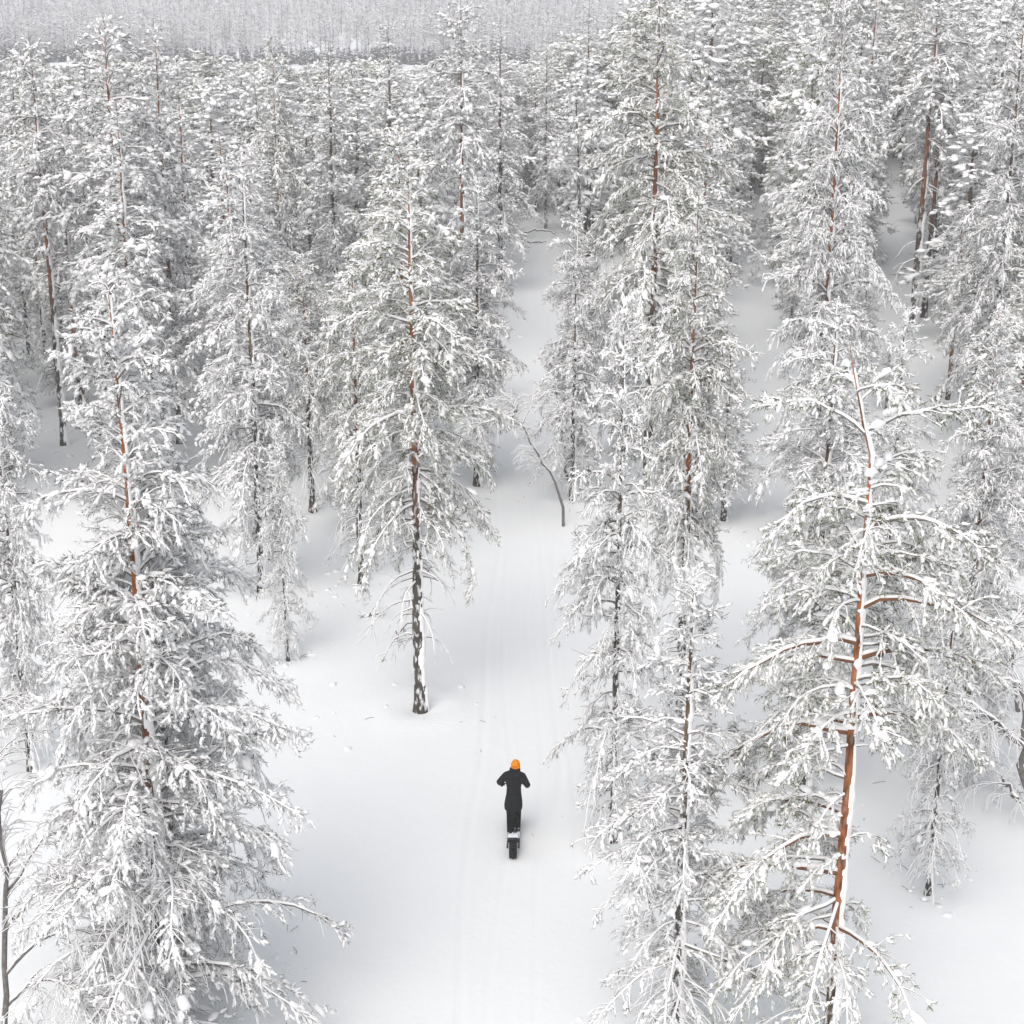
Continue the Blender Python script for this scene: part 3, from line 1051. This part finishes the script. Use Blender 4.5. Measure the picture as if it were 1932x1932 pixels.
def birch(seed, base, lines, label, twigs=26, tl=(0.5, 1.4), droop=1.3, name='birch_tree', group='birches bent by the snow', cat='birch tree'):
    """lines: (points, start radius, end radius, twig share); the first is the trunk"""
    rg = np.random.default_rng(seed)
    o = link(name, None, None, (base[0], base[1], float(ground_z(base[0], base[1]))))
    org = np.array(o.location)
    tag(o, label, cat, group)
    tw, sn = Geo(), Geo()
    for li, (pts, r0, r1, share) in enumerate(lines):
        P = smooth_line(np.asarray(pts, float) - org, 14)[None]
        if li == 0:
            P[0, 0, 2] = -0.25
        P = P + np.concatenate([np.zeros((1, 1, 3)), rg.normal(0, 0.045 if r0 > .03 else .015, (1, 13, 3))], 1)
        rad = np.linspace(r0, r1, 14)[None]
        g = Geo()
        V, F = tubes(P, rad, 8)
        g.add(V, F, 0)
        part = link('trunk' if li == 0 else 'branch', count(g.mesh('trunk' if li == 0 else 'branch', [M_BIRCH])), o)
        g = Geo()
        T = nrm(np.gradient(P, axis=1))
        lay = np.clip(1 - np.abs(T[..., 2]), 0.12, 1)
        rs = rad * (0.85 + 0.25 * (vnoise(np.arange(14) * .8, li, 0, seed)[None] - .5)) + 0.012
        V, F = tubes(P + np.array([0.35, -0.1, 1.0]) * (rad * (0.3 + 0.6 * lay))[..., None] + UP * 0.01, rs * (0.55 + 0.45 * lay), 6)
        g.add(V, F, 0)
        link('snow_strip', count(g.mesh('snow_strip', [M_SNOW])), part)
        nn = int(twigs * share)
        if nn:
            for lev in range(2):
                if lev == 0:
                    p, dv = sample(np.repeat(P, nn, 0), rg.uniform(0.25, 1.0, nn))
                    L = rg.uniform(tl[0], tl[1], nn)
                    rr = 0.011
                else:
                    p, dv = sample(np.repeat(Q, 7, 0), rg.uniform(0.15, 1.0, nn * 7))
                    L = rg.uniform(0.15, 0.45, nn * 7) * tl[1]
                    rr = 0.006
                az = np.arctan2(dv[:, 1], dv[:, 0]) + rg.uniform(-1.3, 1.3, len(p))
                el = np.arcsin(np.clip(dv[:, 2], -1, 1)) * 0.6 + rg.uniform(-.1, .7, len(p)) * (1 - lev)
                Qn = bend_line(p, az, el, rg.uniform(.5, 1, len(p)) * droop, L, 7 if lev == 0 else 5, rg, 0.14)
                m = Qn.shape[1]
                ra = np.linspace(1, .4, m)[None] * rr * np.ones((len(p), 1))
                V, F = tubes(Qn, ra, 3)
                tw.add(V, F, 0)
                V, F = tubes(Qn + UP * (ra * 1.5)[..., None], ra * 1.15 + 0.003, 3)
                sn.add(V, F, 0)
                Q = Qn
    c = tag(link('twigs', count(tw.mesh('twigs', [M_TWIG])), o), kind='stuff')
    tag(link('snow_load', count(sn.mesh('snow_load', [M_SNOW])), c), kind='stuff')
    return o


WELLS = [(a[0], a[1], 0.16) for a in NAMED if a[1] < 60]
b0 = at(1063, 985)
birch(1, b0, ((px_line([(1063, 990), (1063, 930), (1040, 895), (1018, 865), (996, 825), (980, 785), (968, 765), (950, 762)], b0[1]), .05, .012, 1.6),
              (px_line([(972, 775), (940, 790), (905, 800), (890, 805)], b0[1], -.5), .03, .012, .5),
              (px_line([(985, 800), (1000, 770), (1022, 745), (1040, 735)], b0[1], .6), .03, .01, .5),
              (px_line([(1022, 868), (1036, 850), (1038, 838)], b0[1], .1), .02, .012, .1)),
      'bare birch leaning left across the trail, forked low', twigs=30, tl=(.4, 1.3), droop=1.5)
b1 = at(1077, 925)
birch(2, b1, ((px_line([(1078, 930), (1070, 880), (1060, 820), (1052, 760), (1048, 715), (1040, 700)], b1[1]), .06, .015, .6),
              (px_line([(1056, 790), (1090, 785), (1100, 800)], b1[1]), .012, .008, .2)),
      'thin bare birch stem standing just behind the leaning birch', twigs=16, tl=(.3, .8), droop=1.4)
b2 = at(1945, 1548)
birch(3, b2, ((px_line([(1945, 1555), (1938, 1500), (1934, 1420), (1915, 1385), (1880, 1362), (1840, 1340), (1800, 1305), (1750, 1290), (1700, 1296)], b2[1], -.6), .085, .025, 1.6),
              (px_line([(1840, 1340), (1800, 1330), (1760, 1328), (1720, 1345)], b2[1] - .4, -.5), .04, .012, .7),
              (px_line([(1925, 1515), (1905, 1490), (1890, 1465)], b2[1], .4), .05, .025, .4),
              (px_line([(1934, 1420), (1932, 1330), (1920, 1270), (1898, 1230), (1905, 1190), (1932, 1150)], b2[1], .8), .055, .02, 1.8)),
      'dark bare birch arching leftward from the right edge', twigs=30, tl=(.5, 1.5), droop=1.7)
b3 = at(12, 1965)
birch(4, b3, ((px_line([(14, 1990), (10, 1800), (4, 1600), (-4, 1450), (-20, 1330)], b3[1]), .055, .02, 1.2),
              (px_line([(8, 1760), (60, 1690), (130, 1650), (210, 1655), (270, 1700)], b3[1], -.8), .035, .012, 1.2),
              (px_line([(10, 1840), (70, 1770), (150, 1745), (220, 1790), (250, 1850)], b3[1], -1.0), .03, .012, 1.2),
              (px_line([(8, 1700), (70, 1590), (140, 1540), (200, 1560)], b3[1], .6), .03, .01, 1.0),
              (px_line([(12, 1900), (60, 1850), (120, 1850), (170, 1900)], b3[1], -1.2), .03, .01, 1.0)),
      'frosted birch with thin arching twigs in the lower left corner', twigs=30, tl=(.5, 1.4), droop=1.5)
b4 = at(1915, 1335)
birch(5, b4, ((px_line([(1925, 1340), (1905, 1240), (1890, 1150), (1880, 1090), (1895, 1030)], b4[1]), .06, .02, 1.4),
              (px_line([(1905, 1240), (1940, 1180), (1960, 1120)], b4[1]), .03, .012, 1.0),
              (px_line([(1895, 1190), (1860, 1150), (1830, 1150)], b4[1]), .025, .01, 1.0)),
      'pale frosted young birch by the right edge behind the arching one', twigs=30, tl=(.5, 1.3), droop=1.4)
# bent rails of thin snowed-under stems where the trail ends, and a branch end poking out of the snow
b5 = at(985, 443)
birch(6, b5, ((px_line([(982, 446), (990, 438), (1010, 434), (1035, 435), (1048, 442)], b5[1]), .07, .04, .4),
              (px_line([(983, 452), (1005, 457), (1030, 455)], b5[1] - 2.5), .06, .03, .3)),
      'fallen snow-covered stem lying across the end of the trail', twigs=10, tl=(.3, .8), droop=.8, name='fallen_stem', group=None, cat='fallen tree')
b6 = at(703, 1163)
c6 = np.array((b6[0], b6[1], float(ground_z(*b6))))
birch(7, b6, (([c6 + (.42, .1, -.3), c6 + (.34, .05, .02), c6 + (.1, 0, .16), c6 + (-.2, -.05, .10), c6 + (-.36, -.1, -.02)], .035, .02, .25),
              ([c6 + (.30, .1, -.05), c6 + (.2, .0, .10), c6 + (-.05, 0, .05), c6 + (-.25, -.1, .0)], .03, .015, .3),
              ([c6 + (.28, .1, .0), c6 + (.3, .05, .16), c6 + (.22, 0, .2)], .02, .01, .2)),
      'dark branch end poking out of the open snow left of the lone tall pine', twigs=12, tl=(.15, .35), droop=.6, name='snowed_branch', group=None, cat='branch')
build_ground()

# clods shed by the branches, and shed twigs, lying on the snow
rc = np.random.default_rng(12)
g, g2 = Geo(), Geo()
O, T_ = [], []
for nx_, ny_, nh_, nw_ in NAMED:
    if ny_ < 62:
        for _ in range(26):
            a_, d_ = rc.uniform(0, 6.28), nw_ * rc.uniform(0.35, 1.35)
            O.append((nx_ + d_ * math.cos(a_), ny_ + d_ * math.sin(a_)))
        for _ in range(9):
            a_, d_ = rc.uniform(0, 6.28), nw_ * rc.uniform(0.3, 1.5)
            T_.append((nx_ + d_ * math.cos(a_), ny_ + d_ * math.sin(a_)))
O, T_ = np.array(O), np.array(T_)
O = O[np.abs(O[:, 0] - path_x(O[:, 1])) > 1.2]
L = np.exp(rc.normal(-2.1, 0.45, len(O)))
V, F = stamp(PAD_V, PAD_F, np.c_[O, ground_z(O[:, 0], O[:, 1]) + L * .02], np.c_[rc.normal(0, 1, (len(O), 2)), np.zeros(len(O))], np.stack([L, L * .42, L * .3], -1), rc, .25)
g.add(V, F)
tag(link('snow_clods', count(g.mesh('snow_clods', [M_GROUND]))), 'lumps of shed snow lying under the pines', kind='stuff')
a_ = rc.uniform(0, 6.28, len(T_))
tz = ground_z(T_[:, 0], T_[:, 1]) + .012
V, F = tubes(bend_line(np.c_[T_, tz], a_, np.full(len(T_), .12), np.full(len(T_), .25), rc.uniform(.08, .35, len(T_)), 4, rc, .3), np.full((len(T_), 4), .006), 3)
g2.add(V, F)
tag(link('shed_twigs', count(g2.mesh('shed_twigs', [M_TWIG]))), 'thin shed twigs lying on the snow under the pines', kind='stuff')

# ------------------------------------------------------------------ the rider and the fat-tyred scooter
M_COAT = plain('charcoal_coat', (0.014, 0.014, 0.017), 0.85, 30)
M_TROUSER = plain('black_trousers', (0.008, 0.008, 0.009), 0.85, 30)
M_HAT = plain('orange_wool', (0.85, 0.27, 0.012), 0.9, 40)
M_SKIN = plain('skin', (0.55, 0.36, 0.28), 0.55)
M_GLOVE = plain('black_glove', (0.012, 0.012, 0.013), 0.7)
M_BOOT = plain('dark_boot', (0.03, 0.032, 0.036), 0.7, 20)
M_RUBBER = plain('tyre_rubber', (0.022, 0.023, 0.025), 0.8, 25)
M_METAL = plain('black_paint', (0.015, 0.016, 0.018), 0.4, None, 0.5)
M_STEEL = plain('steel', (0.35, 0.36, 0.38), 0.35, None, 0.6)
M_DUST = snow_mat('dusted_snow', (0.72, 0.74, 0.78))


def fuse(o, voxel, smooth=4):
    m = o.modifiers.new('fuse', 'REMESH')
    m.mode = 'VOXEL'
    m.voxel_size = voxel
    m.use_smooth_shade = True
    if smooth:
        s = o.modifiers.new('soften', 'SMOOTH')
        s.iterations = smooth
        s.factor = 0.5
    return o


def capped(g, P, rad, k=12, flat=None):
    """a closed tube along P with round ends"""
    P, rad = np.asarray(P, float), np.asarray(rad, float)
    q = np.linspace(0, 1, max(8, 4 * len(P)))
    t = np.linspace(0, 1, len(P))
    L = np.stack([np.interp(q, t, P[:, i]) for i in range(3)], -1)
    rr = np.interp(q, t, rad)
    V, F = tubes(L[None], rr[None], k)
    n = len(L)
    V = np.concatenate([V, L[:1], L[-1:]])
    g.add(V, F)
    a = np.arange(k)
    g2 = np.stack([np.full(k, n * k), (a + 1) % k, a], -1)
    g3 = np.stack([np.full(k, n * k + 1), (n - 1) * k + a, (n - 1) * k + (a + 1) % k], -1)
    base = g.n - len(V)
    g.f.append(np.concatenate([g2, g3]) + base)
    g.m.append(np.zeros(2 * k, np.int32))
    ball(g, P[0], (rad[0],) * 3)
    ball(g, P[-1], (rad[-1],) * 3)


def ball(g, c, r, k=14, m=9):
    th = np.linspace(0, math.pi, m)
    ph = np.arange(k) / k * 2 * math.pi
    T, H_ = np.meshgrid(th, ph, indexing='ij')
    V = np.stack([np.sin(T) * np.cos(H_) * r[0], np.sin(T) * np.sin(H_) * r[1], np.cos(T) * r[2]], -1).reshape(-1, 3) + np.asarray(c)
    i, j = np.meshgrid(np.arange(m - 1), np.arange(k), indexing='ij')
    F = np.stack([i * k + j, (i + 1) * k + j, (i + 1) * k + (j + 1) % k, i * k + (j + 1) % k], -1).reshape(-1, 4)
    g.add(V, F)


def loft(g, rings, k=24):
    """rings: (centre, half width x, half depth y), closed at both ends"""
    a = np.arange(k) / k * 2 * math.pi
    V = np.concatenate([np.stack([c[0] + rx * np.cos(a), c[1] + ry * np.sin(a), np.full(k, c[2])], -1) for c, rx, ry in rings] + [np.array([rings[0][0]]), np.array([rings[-1][0]])])
    n = len(rings)
    i, j = np.meshgrid(np.arange(n - 1), np.arange(k), indexing='ij')
    F = np.stack([i * k + j, i * k + (j + 1) % k, (i + 1) * k + (j + 1) % k, (i + 1) * k + j], -1).reshape(-1, 4)
    g.add(V, F)
    b = g.n - len(V)
    q = np.arange(k)
    g.f.append(np.concatenate([np.stack([np.full(k, n * k), (q + 1) % k, q], -1), np.stack([np.full(k, n * k + 1), (n - 1) * k + q, (n - 1) * k + (q + 1) % k], -1)]) + b)
    g.m.append(np.zeros(2 * k, np.int32))


def box(g, c, h, rot=None):
    V = np.array([(sx, sy, sz) for sx in (-1, 1) for sy in (-1, 1) for sz in (-1, 1)], float) * np.asarray(h)
    if rot is not None:
        V = V @ np.asarray(Matrix.Rotation(rot[1], 3, rot[0])).T
    F = np.array([(0, 1, 3, 2), (4, 6, 7, 5), (0, 4, 5, 1), (2, 3, 7, 6), (0, 2, 6, 4), (1, 5, 7, 3)])
    g.add(V + np.asarray(c), F)


def part(name, g, mat, parent, smooth=True, bevel=0):
    o = link(name, count(g.mesh(name, [mat], smooth)), parent)
    if bevel:
        m = o.modifiers.new('bevel', 'BEVEL')
        m.width, m.segments = bevel, 2
    return o


sx_, sy_ = at(968, 1614, -0.16)
SC_Z = float(ground_z(sx_, sy_)) - 0.02
scooter = link('electric_scooter', None, None, (sx_, sy_, SC_Z))
scooter.rotation_euler = (0, 0, R(-1.5))
scooter.scale = (.94, .94, .94)
tag(scooter, 'dark fat-tyred kick scooter dusted with snow, ridden along the trail', 'scooter')
WR, TW = 0.235, 0.085          # wheel radius, half width


def wheel(y, parent):
    w = link('wheel', None, parent, (0, y, WR))
    g = Geo()
    a = np.linspace(0, 2 * math.pi, 37)[:-1]
    pr = [(TW * math.sin(t), (WR - .085) + .075 * math.cos(t)) for t in np.linspace(-2.1, 2.1, 13)]
    V = np.array([(px_, rr * math.cos(t), rr * math.sin(t)) for t in a for px_, rr in pr])
    n, k = len(a), len(pr)
    i, j = np.meshgrid(np.arange(n), np.arange(k - 1), indexing='ij')
    F = np.stack([i * k + j, i * k + j + 1, ((i + 1) % n) * k + j + 1, ((i + 1) % n) * k + j], -1).reshape(-1, 4)
    g.add(V, F)
    ty = part('tyre', g, M_RUBBER, w)
    g = Geo()
    for t in np.linspace(0, 2 * math.pi, 23)[:-1]:          # tread blocks
        for q in (-1, 0, 1):
            tt = t + (0.14 if q == 0 else 0)
            rr = WR - (0.004 if q == 0 else 0.022)
            c = (q * .058, rr * math.cos(tt), rr * math.sin(tt))
            box(g, c, (.024, .016, .011), ('X', tt - math.pi / 2))
    part('tread', g, M_RUBBER, w, False)
    g = Geo()
    loft_ = [(-.07, .03), (-.07, .15), (-.05, .158), (.05, .158), (.07, .15), (.07, .03)]
    V = np.array([(px_, rr * math.cos(t), rr * math.sin(t)) for t in a for px_, rr in loft_])
    k = len(loft_)
    i, j = np.meshgrid(np.arange(n), np.arange(k - 1), indexing='ij')
    g.add(V, np.stack([i * k + j, i * k + j + 1, ((i + 1) % n) * k + j + 1, ((i + 1) % n) * k + j], -1).reshape(-1, 4))
    part('rim', g, M_METAL, w)
    g = Geo()
    capped(g, [(-.13, 0, 0), (.13, 0, 0)], [.014, .014], 8)
    part('axle', g, M_STEEL, w)
    return w


wheel(0.0, scooter)
wheel(1.30, scooter)
g = Geo()                                                        # rear fender: an arc over the rear wheel, snow on it
a = np.linspace(R(28), R(118), 12)
for y0 in (0,):
    prof = [(-.125, .262), (-.12, .285), (0, .30), (.12, .285), (.125, .262), (.10, .272), (0, .285), (-.10, .272)]
    V = np.array([(px_, y0 + rr * math.cos(t), WR + rr * math.sin(t)) for t in a for px_, rr in prof])
    k = len(prof)
    i, j = np.meshgrid(np.arange(len(a) - 1), np.arange(k), indexing='ij')
    g.add(V, np.stack([i * k + j, i * k + (j + 1) % k, (i + 1) * k + (j + 1) % k, (i + 1) * k + j], -1).reshape(-1, 4))
fender = part('fender', g, M_METAL, scooter)
g = Geo()
rg = np.random.default_rng(3)
ang = np.linspace(R(34), R(104), 16)
xx = np.linspace(-.115, .115, 9)
A_, X_ = np.meshgrid(ang, xx, indexing='ij')
rr = .302 + .035 * np.clip(vnoise(A_ * 5, X_ * 14, 0, 5) - .28, -.06, 1) - 1.1 * X_ ** 2
V = np.stack([X_, rr * np.cos(A_), WR + rr * np.sin(A_)], -1).reshape(-1, 3)
i, j = np.meshgrid(np.arange(15), np.arange(8), indexing='ij')
g.add(V, np.stack([i * 9 + j, i * 9 + j + 1, (i + 1) * 9 + j + 1, (i + 1) * 9 + j], -1).reshape(-1, 4))
part('snow_dusting', g, M_DUST, fender)
g = Geo()
box(g, (0, .68, .20), (.14, .36, .028))
deck = part('deck', g, M_METAL, scooter, False, .01)
g = Geo()
X_, Y_ = np.meshgrid(np.linspace(-.135, .135, 10), np.linspace(.33, 1.02, 22), indexing='ij')
Z_ = .230 + .05 * np.clip(vnoise(X_ * 11, Y_ * 9, 0, 8) - .35, -.05, 1) - .02 * (np.abs(X_) > .12)
i, j = np.meshgrid(np.arange(9), np.arange(21), indexing='ij')
g.add(np.stack([X_, Y_, Z_], -1).reshape(-1, 3), np.stack([i * 22 + j, (i + 1) * 22 + j, (i + 1) * 22 + j + 1, i * 22 + j + 1], -1).reshape(-1, 4))
part('snow_dusting', g, M_DUST, deck)
g = Geo()
for s in (-1, 1):
    capped(g, [(s * .125, 0, WR), (s * .125, .35, .20)], [.02, .02], 8)
    capped(g, [(s * .105, .98, .20), (s * .06, 1.05, .55)], [.02, .02], 8)
    capped(g, [(s * .125, 1.30, WR), (s * .125, 1.20, .56), (s * .05, 1.12, .62)], [.02, .02, .02], 8)
part('frame', g, M_METAL, scooter)
g = Geo()
capped(g, [(0, 1.13, .55), (0, .985, 1.25)], [.026, .022], 10)
part('steering_column', g, M_METAL, scooter)
g = Geo()
capped(g, [(-.33, .938, 1.27), (-.2, .977, 1.278), (0, .985, 1.25), (.2, .977, 1.278), (.33, .938, 1.27)], [.014] * 5, 8)
bar = part('handlebar', g, M_METAL, scooter)
for s in (-1, 1):
    g = Geo()
    capped(g, [(s * .215, .972, 1.278), (s * .335, .935, 1.27)], [.019, .019], 10)
    part('grip', g, M_RUBBER, bar)
g = Geo()
ball(g, (0, 1.10, 1.0), (.06, .05, .06))
part('headlight', g, M_METAL, scooter)

# the rider, upright on the deck, arms out to the bar, seen from behind
person = link('person', None)
PZ = 0.232
person.location = (sx_, sy_, SC_Z)
person.rotation_euler = (0, 0, R(-1.5))
person.scale = (.94, .94, .94)
tag(person, 'person in long charcoal coat and orange beanie riding away, elbows out', 'person')
hipL, hipR = (-.085, .60, 1.08), (.085, .60, 1.08)
kneeL, kneeR = (-.075, .66, .66), (.075, .76, .68)
ankL, ankR = (-.07, .52, .33), (.07, .72, .33)
chest, neck = (.0, .70, 1.52), (.015, .74, 1.68)
shL, shR = (-.165, .72, 1.61), (.175, .72, 1.60)
elL, elR = (-.315, .67, 1.47), (.30, .65, 1.41)
haL, haR = (-.265, .92, 1.31), (.265, .92, 1.31)
head = np.array((.035, .765, 1.835))
g = Geo()
loft(g, [((0, .60, 1.0), .15, .11), ((0, .60, 1.12), .155, .11), ((0, .63, 1.28), .125, .095), ((0, .68, 1.45), .155, .105), ((0, .71, 1.58), .15, .09), ((.005, .72, 1.64), .07, .06)])
capped(g, [(0.008, .73, 1.58), tuple(head + (0, -.01, -.08))], [.055, .05])
for h_, k_, a_ in ((hipL, kneeL, ankL), (hipR, kneeR, ankR)):
    capped(g, [h_, k_, a_], [.082, .056, .04])
    capped(g, [a_, (a_[0], a_[1] + .05, PZ + .06), (a_[0], a_[1] + .16, PZ + .045)], [.042, .042, .034])
for s_, e_, h_ in ((shL, elL, haL), (shR, elR, haR)):
    capped(g, [s_, e_, h_], [.055, .042, .03])
ball(g, head, (.075, .093, .105))                                # skull, then face forward (+y)
ball(g, head + (0, .045, -.055), (.055, .05, .055))
ball(g, head + (0, .098, -.02), (.013, .02, .022))               # nose
ball(g, head + (0, .088, -.062), (.024, .01, .009))              # mouth
for s in (-1, 1):
    ball(g, head + (s * .076, -.005, -.02), (.012, .022, .032))  # ears
    ball(g, head + (s * .03, .082, .004), (.014, .011, .009))    # eyes
body = fuse(part('body', g, M_SKIN, person), .009, 3)
# trousers
g = Geo()
for h_, k_, a_ in ((hipL, kneeL, ankL), (hipR, kneeR, ankR)):
    capped(g, [h_, k_, (a_[0], a_[1], a_[2] + .04), (a_[0], a_[1] + .01, a_[2] - .02)], [.098, .088, .08, .08])
loft(g, [((0, .60, 1.0), .155, .115), ((0, .61, 1.18), .14, .105)])
fuse(part('trousers', g, M_TROUSER, person), .012, 4)
# coat: body panel to mid-thigh, sleeves, hood collar
g = Geo()
loft(g, [((-.01, .61, .85), .195, .155), ((-.01, .615, .89), .20, .158), ((-.01, .62, .95), .203, .16), ((-.005, .62, 1.05), .195, .155), ((0, .63, 1.20), .17, .14), ((0, .66, 1.34), .158, .13), ((0, .69, 1.48), .18, .135),
         ((.005, .71, 1.58), .185, .125), ((.01, .725, 1.64), .13, .10)])
for s_, e_, h_ in ((shL, elL, haL), (shR, elR, haR)):
    w_ = np.array(e_) * .18 + np.array(h_) * .82
    capped(g, [(s_[0] * .6, s_[1], s_[2] + .01), s_, e_, tuple(w_)], [.10, .09, .073, .055])
loft(g, [((.012, .73, 1.60), .12, .10), ((.015, .735, 1.67), .115, .10), ((.02, .735, 1.725), .122, .108), ((.024, .74, 1.785), .118, .115)])      # hood lying on the nape
capped(g, [(-.10, .68, 1.665), (.015, .60, 1.63), (.13, .68, 1.665)], [.04, .055, .04])
coat = fuse(part('coat', g, M_COAT, person), .012, 4)
g = Geo()
capped(g, [(-.13, .50, 1.262), (0, .485, 1.262), (.13, .50, 1.262)], [.007] * 3, 6)
part('waist_seam', g, M_TROUSER, coat)
# beanie
g = Geo()
rings = [(.000, .088, .104), (.02, .092, .108), (.06, .091, .106), (.10, .080, .093), (.128, .058, .068), (.142, .03, .035), (.147, .006, .006)]
loft(g, [((head[0], head[1] - .008, head[2] - .012 + z_), a_, b_) for z_, a_, b_ in rings], 28)
hat = part('beanie', g, M_HAT, person)
g = Geo()
for i in range(34):
    t = i / 34 * 2 * math.pi
    c = (head[0] + .094 * math.cos(t), head[1] - .008 + .110 * math.sin(t))
    capped(g, [(c[0], c[1], head[2] - .03), (c[0], c[1], head[2] + .03)], [.0085, .0085], 6)
part('ribbed_cuff', g, M_HAT, hat)
# boots
for a_ in (ankL, ankR):
    g = Geo()
    capped(g, [(a_[0], a_[1], a_[2] + .02), (a_[0], a_[1], PZ + .07)], [.062, .06])
    capped(g, [(a_[0], a_[1] - .02, PZ + .045), (a_[0], a_[1] + .08, PZ + .055), (a_[0], a_[1] + .19, PZ + .045)], [.05, .052, .042])
    bt = fuse(part('boot', g, M_BOOT, person), .01, 3)
    g = Geo()
    box(g, (a_[0], a_[1] + .08, PZ + .008), (.05, .155, .014))
    part('sole', g, M_RUBBER, bt, False, .008)
    g = Geo()
    rg = np.random.default_rng(int(a_[0] * 1000) + 500)
    n = 26
    O = np.stack([a_[0] + rg.uniform(-.05, .05, n), a_[1] + rg.uniform(-.07, .18, n), PZ + rg.uniform(.05, .11, n)], -1)
    O[:, 1] = np.where(O[:, 2] > PZ + .09, a_[1] - .055, O[:, 1])
    L = rg.uniform(.02, .05, n)
    V, F = stamp(PAD_V, PAD_F, O, rg.normal(0, 1, (n, 3)) * (1, 1, .3), np.stack([L, L * .4, L * .4], -1), rg, .2)
    g.add(V, F)
    part('snow_dusting', g, M_DUST, bt)
# gloved hands: palm, four fingers wrapped round the grip, thumb under it
for s, h_ in ((-1, haL), (1, haR)):
    g = Geo()
    gx, gy, gz = s * .275, .95, 1.274
    ball(g, (gx, gy - .035, gz + .028), (.048, .042, .022))
    capped(g, [(s * .268, gy - .11, gz + .03), (gx, gy - .05, gz + .03)], [.036, .036])
    for f in range(4):
        fx = gx + s * (-.036 + f * .024)
        fl = (.92, 1.04, 1.0, .84)[f]
        capped(g, [(fx, gy - .012, gz + .034), (fx, gy + .027 * fl, gz + .026), (fx, gy + .033 * fl, gz - .012), (fx, gy + .006, gz - .034 * fl)], [.0125, .012, .0115, .0105], 8)
    capped(g, [(gx - s * .045, gy - .045, gz + .015), (gx - s * .062, gy - .02, gz - .012), (gx - s * .055, gy + .012, gz - .028)], [.0155, .0135, .0115], 8)
    fuse(part('glove', g, M_GLOVE, person), .006, 2)
print('triangles built', TRIS)

# ------------------------------------------------------------------ the frosty air over the whole place
g = Geo()
box(g, (0, 740, 48.4), (1000, 800, 51.0))
hz = link('haze', g.mesh('haze', [], False))
m = bpy.data.materials.new('frosty_air')
m.use_nodes = True
m.node_tree.nodes.remove(m.node_tree.nodes['Principled BSDF'])
pv = m.node_tree.nodes.new('ShaderNodeVolumePrincipled')
pv.inputs['Color'].default_value = (0.93, 0.94, 0.97, 1)
pv.inputs['Density'].default_value = 0.0009
m.node_tree.links.new(pv.outputs[0], m.node_tree.nodes['Material Output'].inputs['Volume'])
hz.data.materials.append(m)
tag(hz, 'thin pale winter haze', kind='stuff')
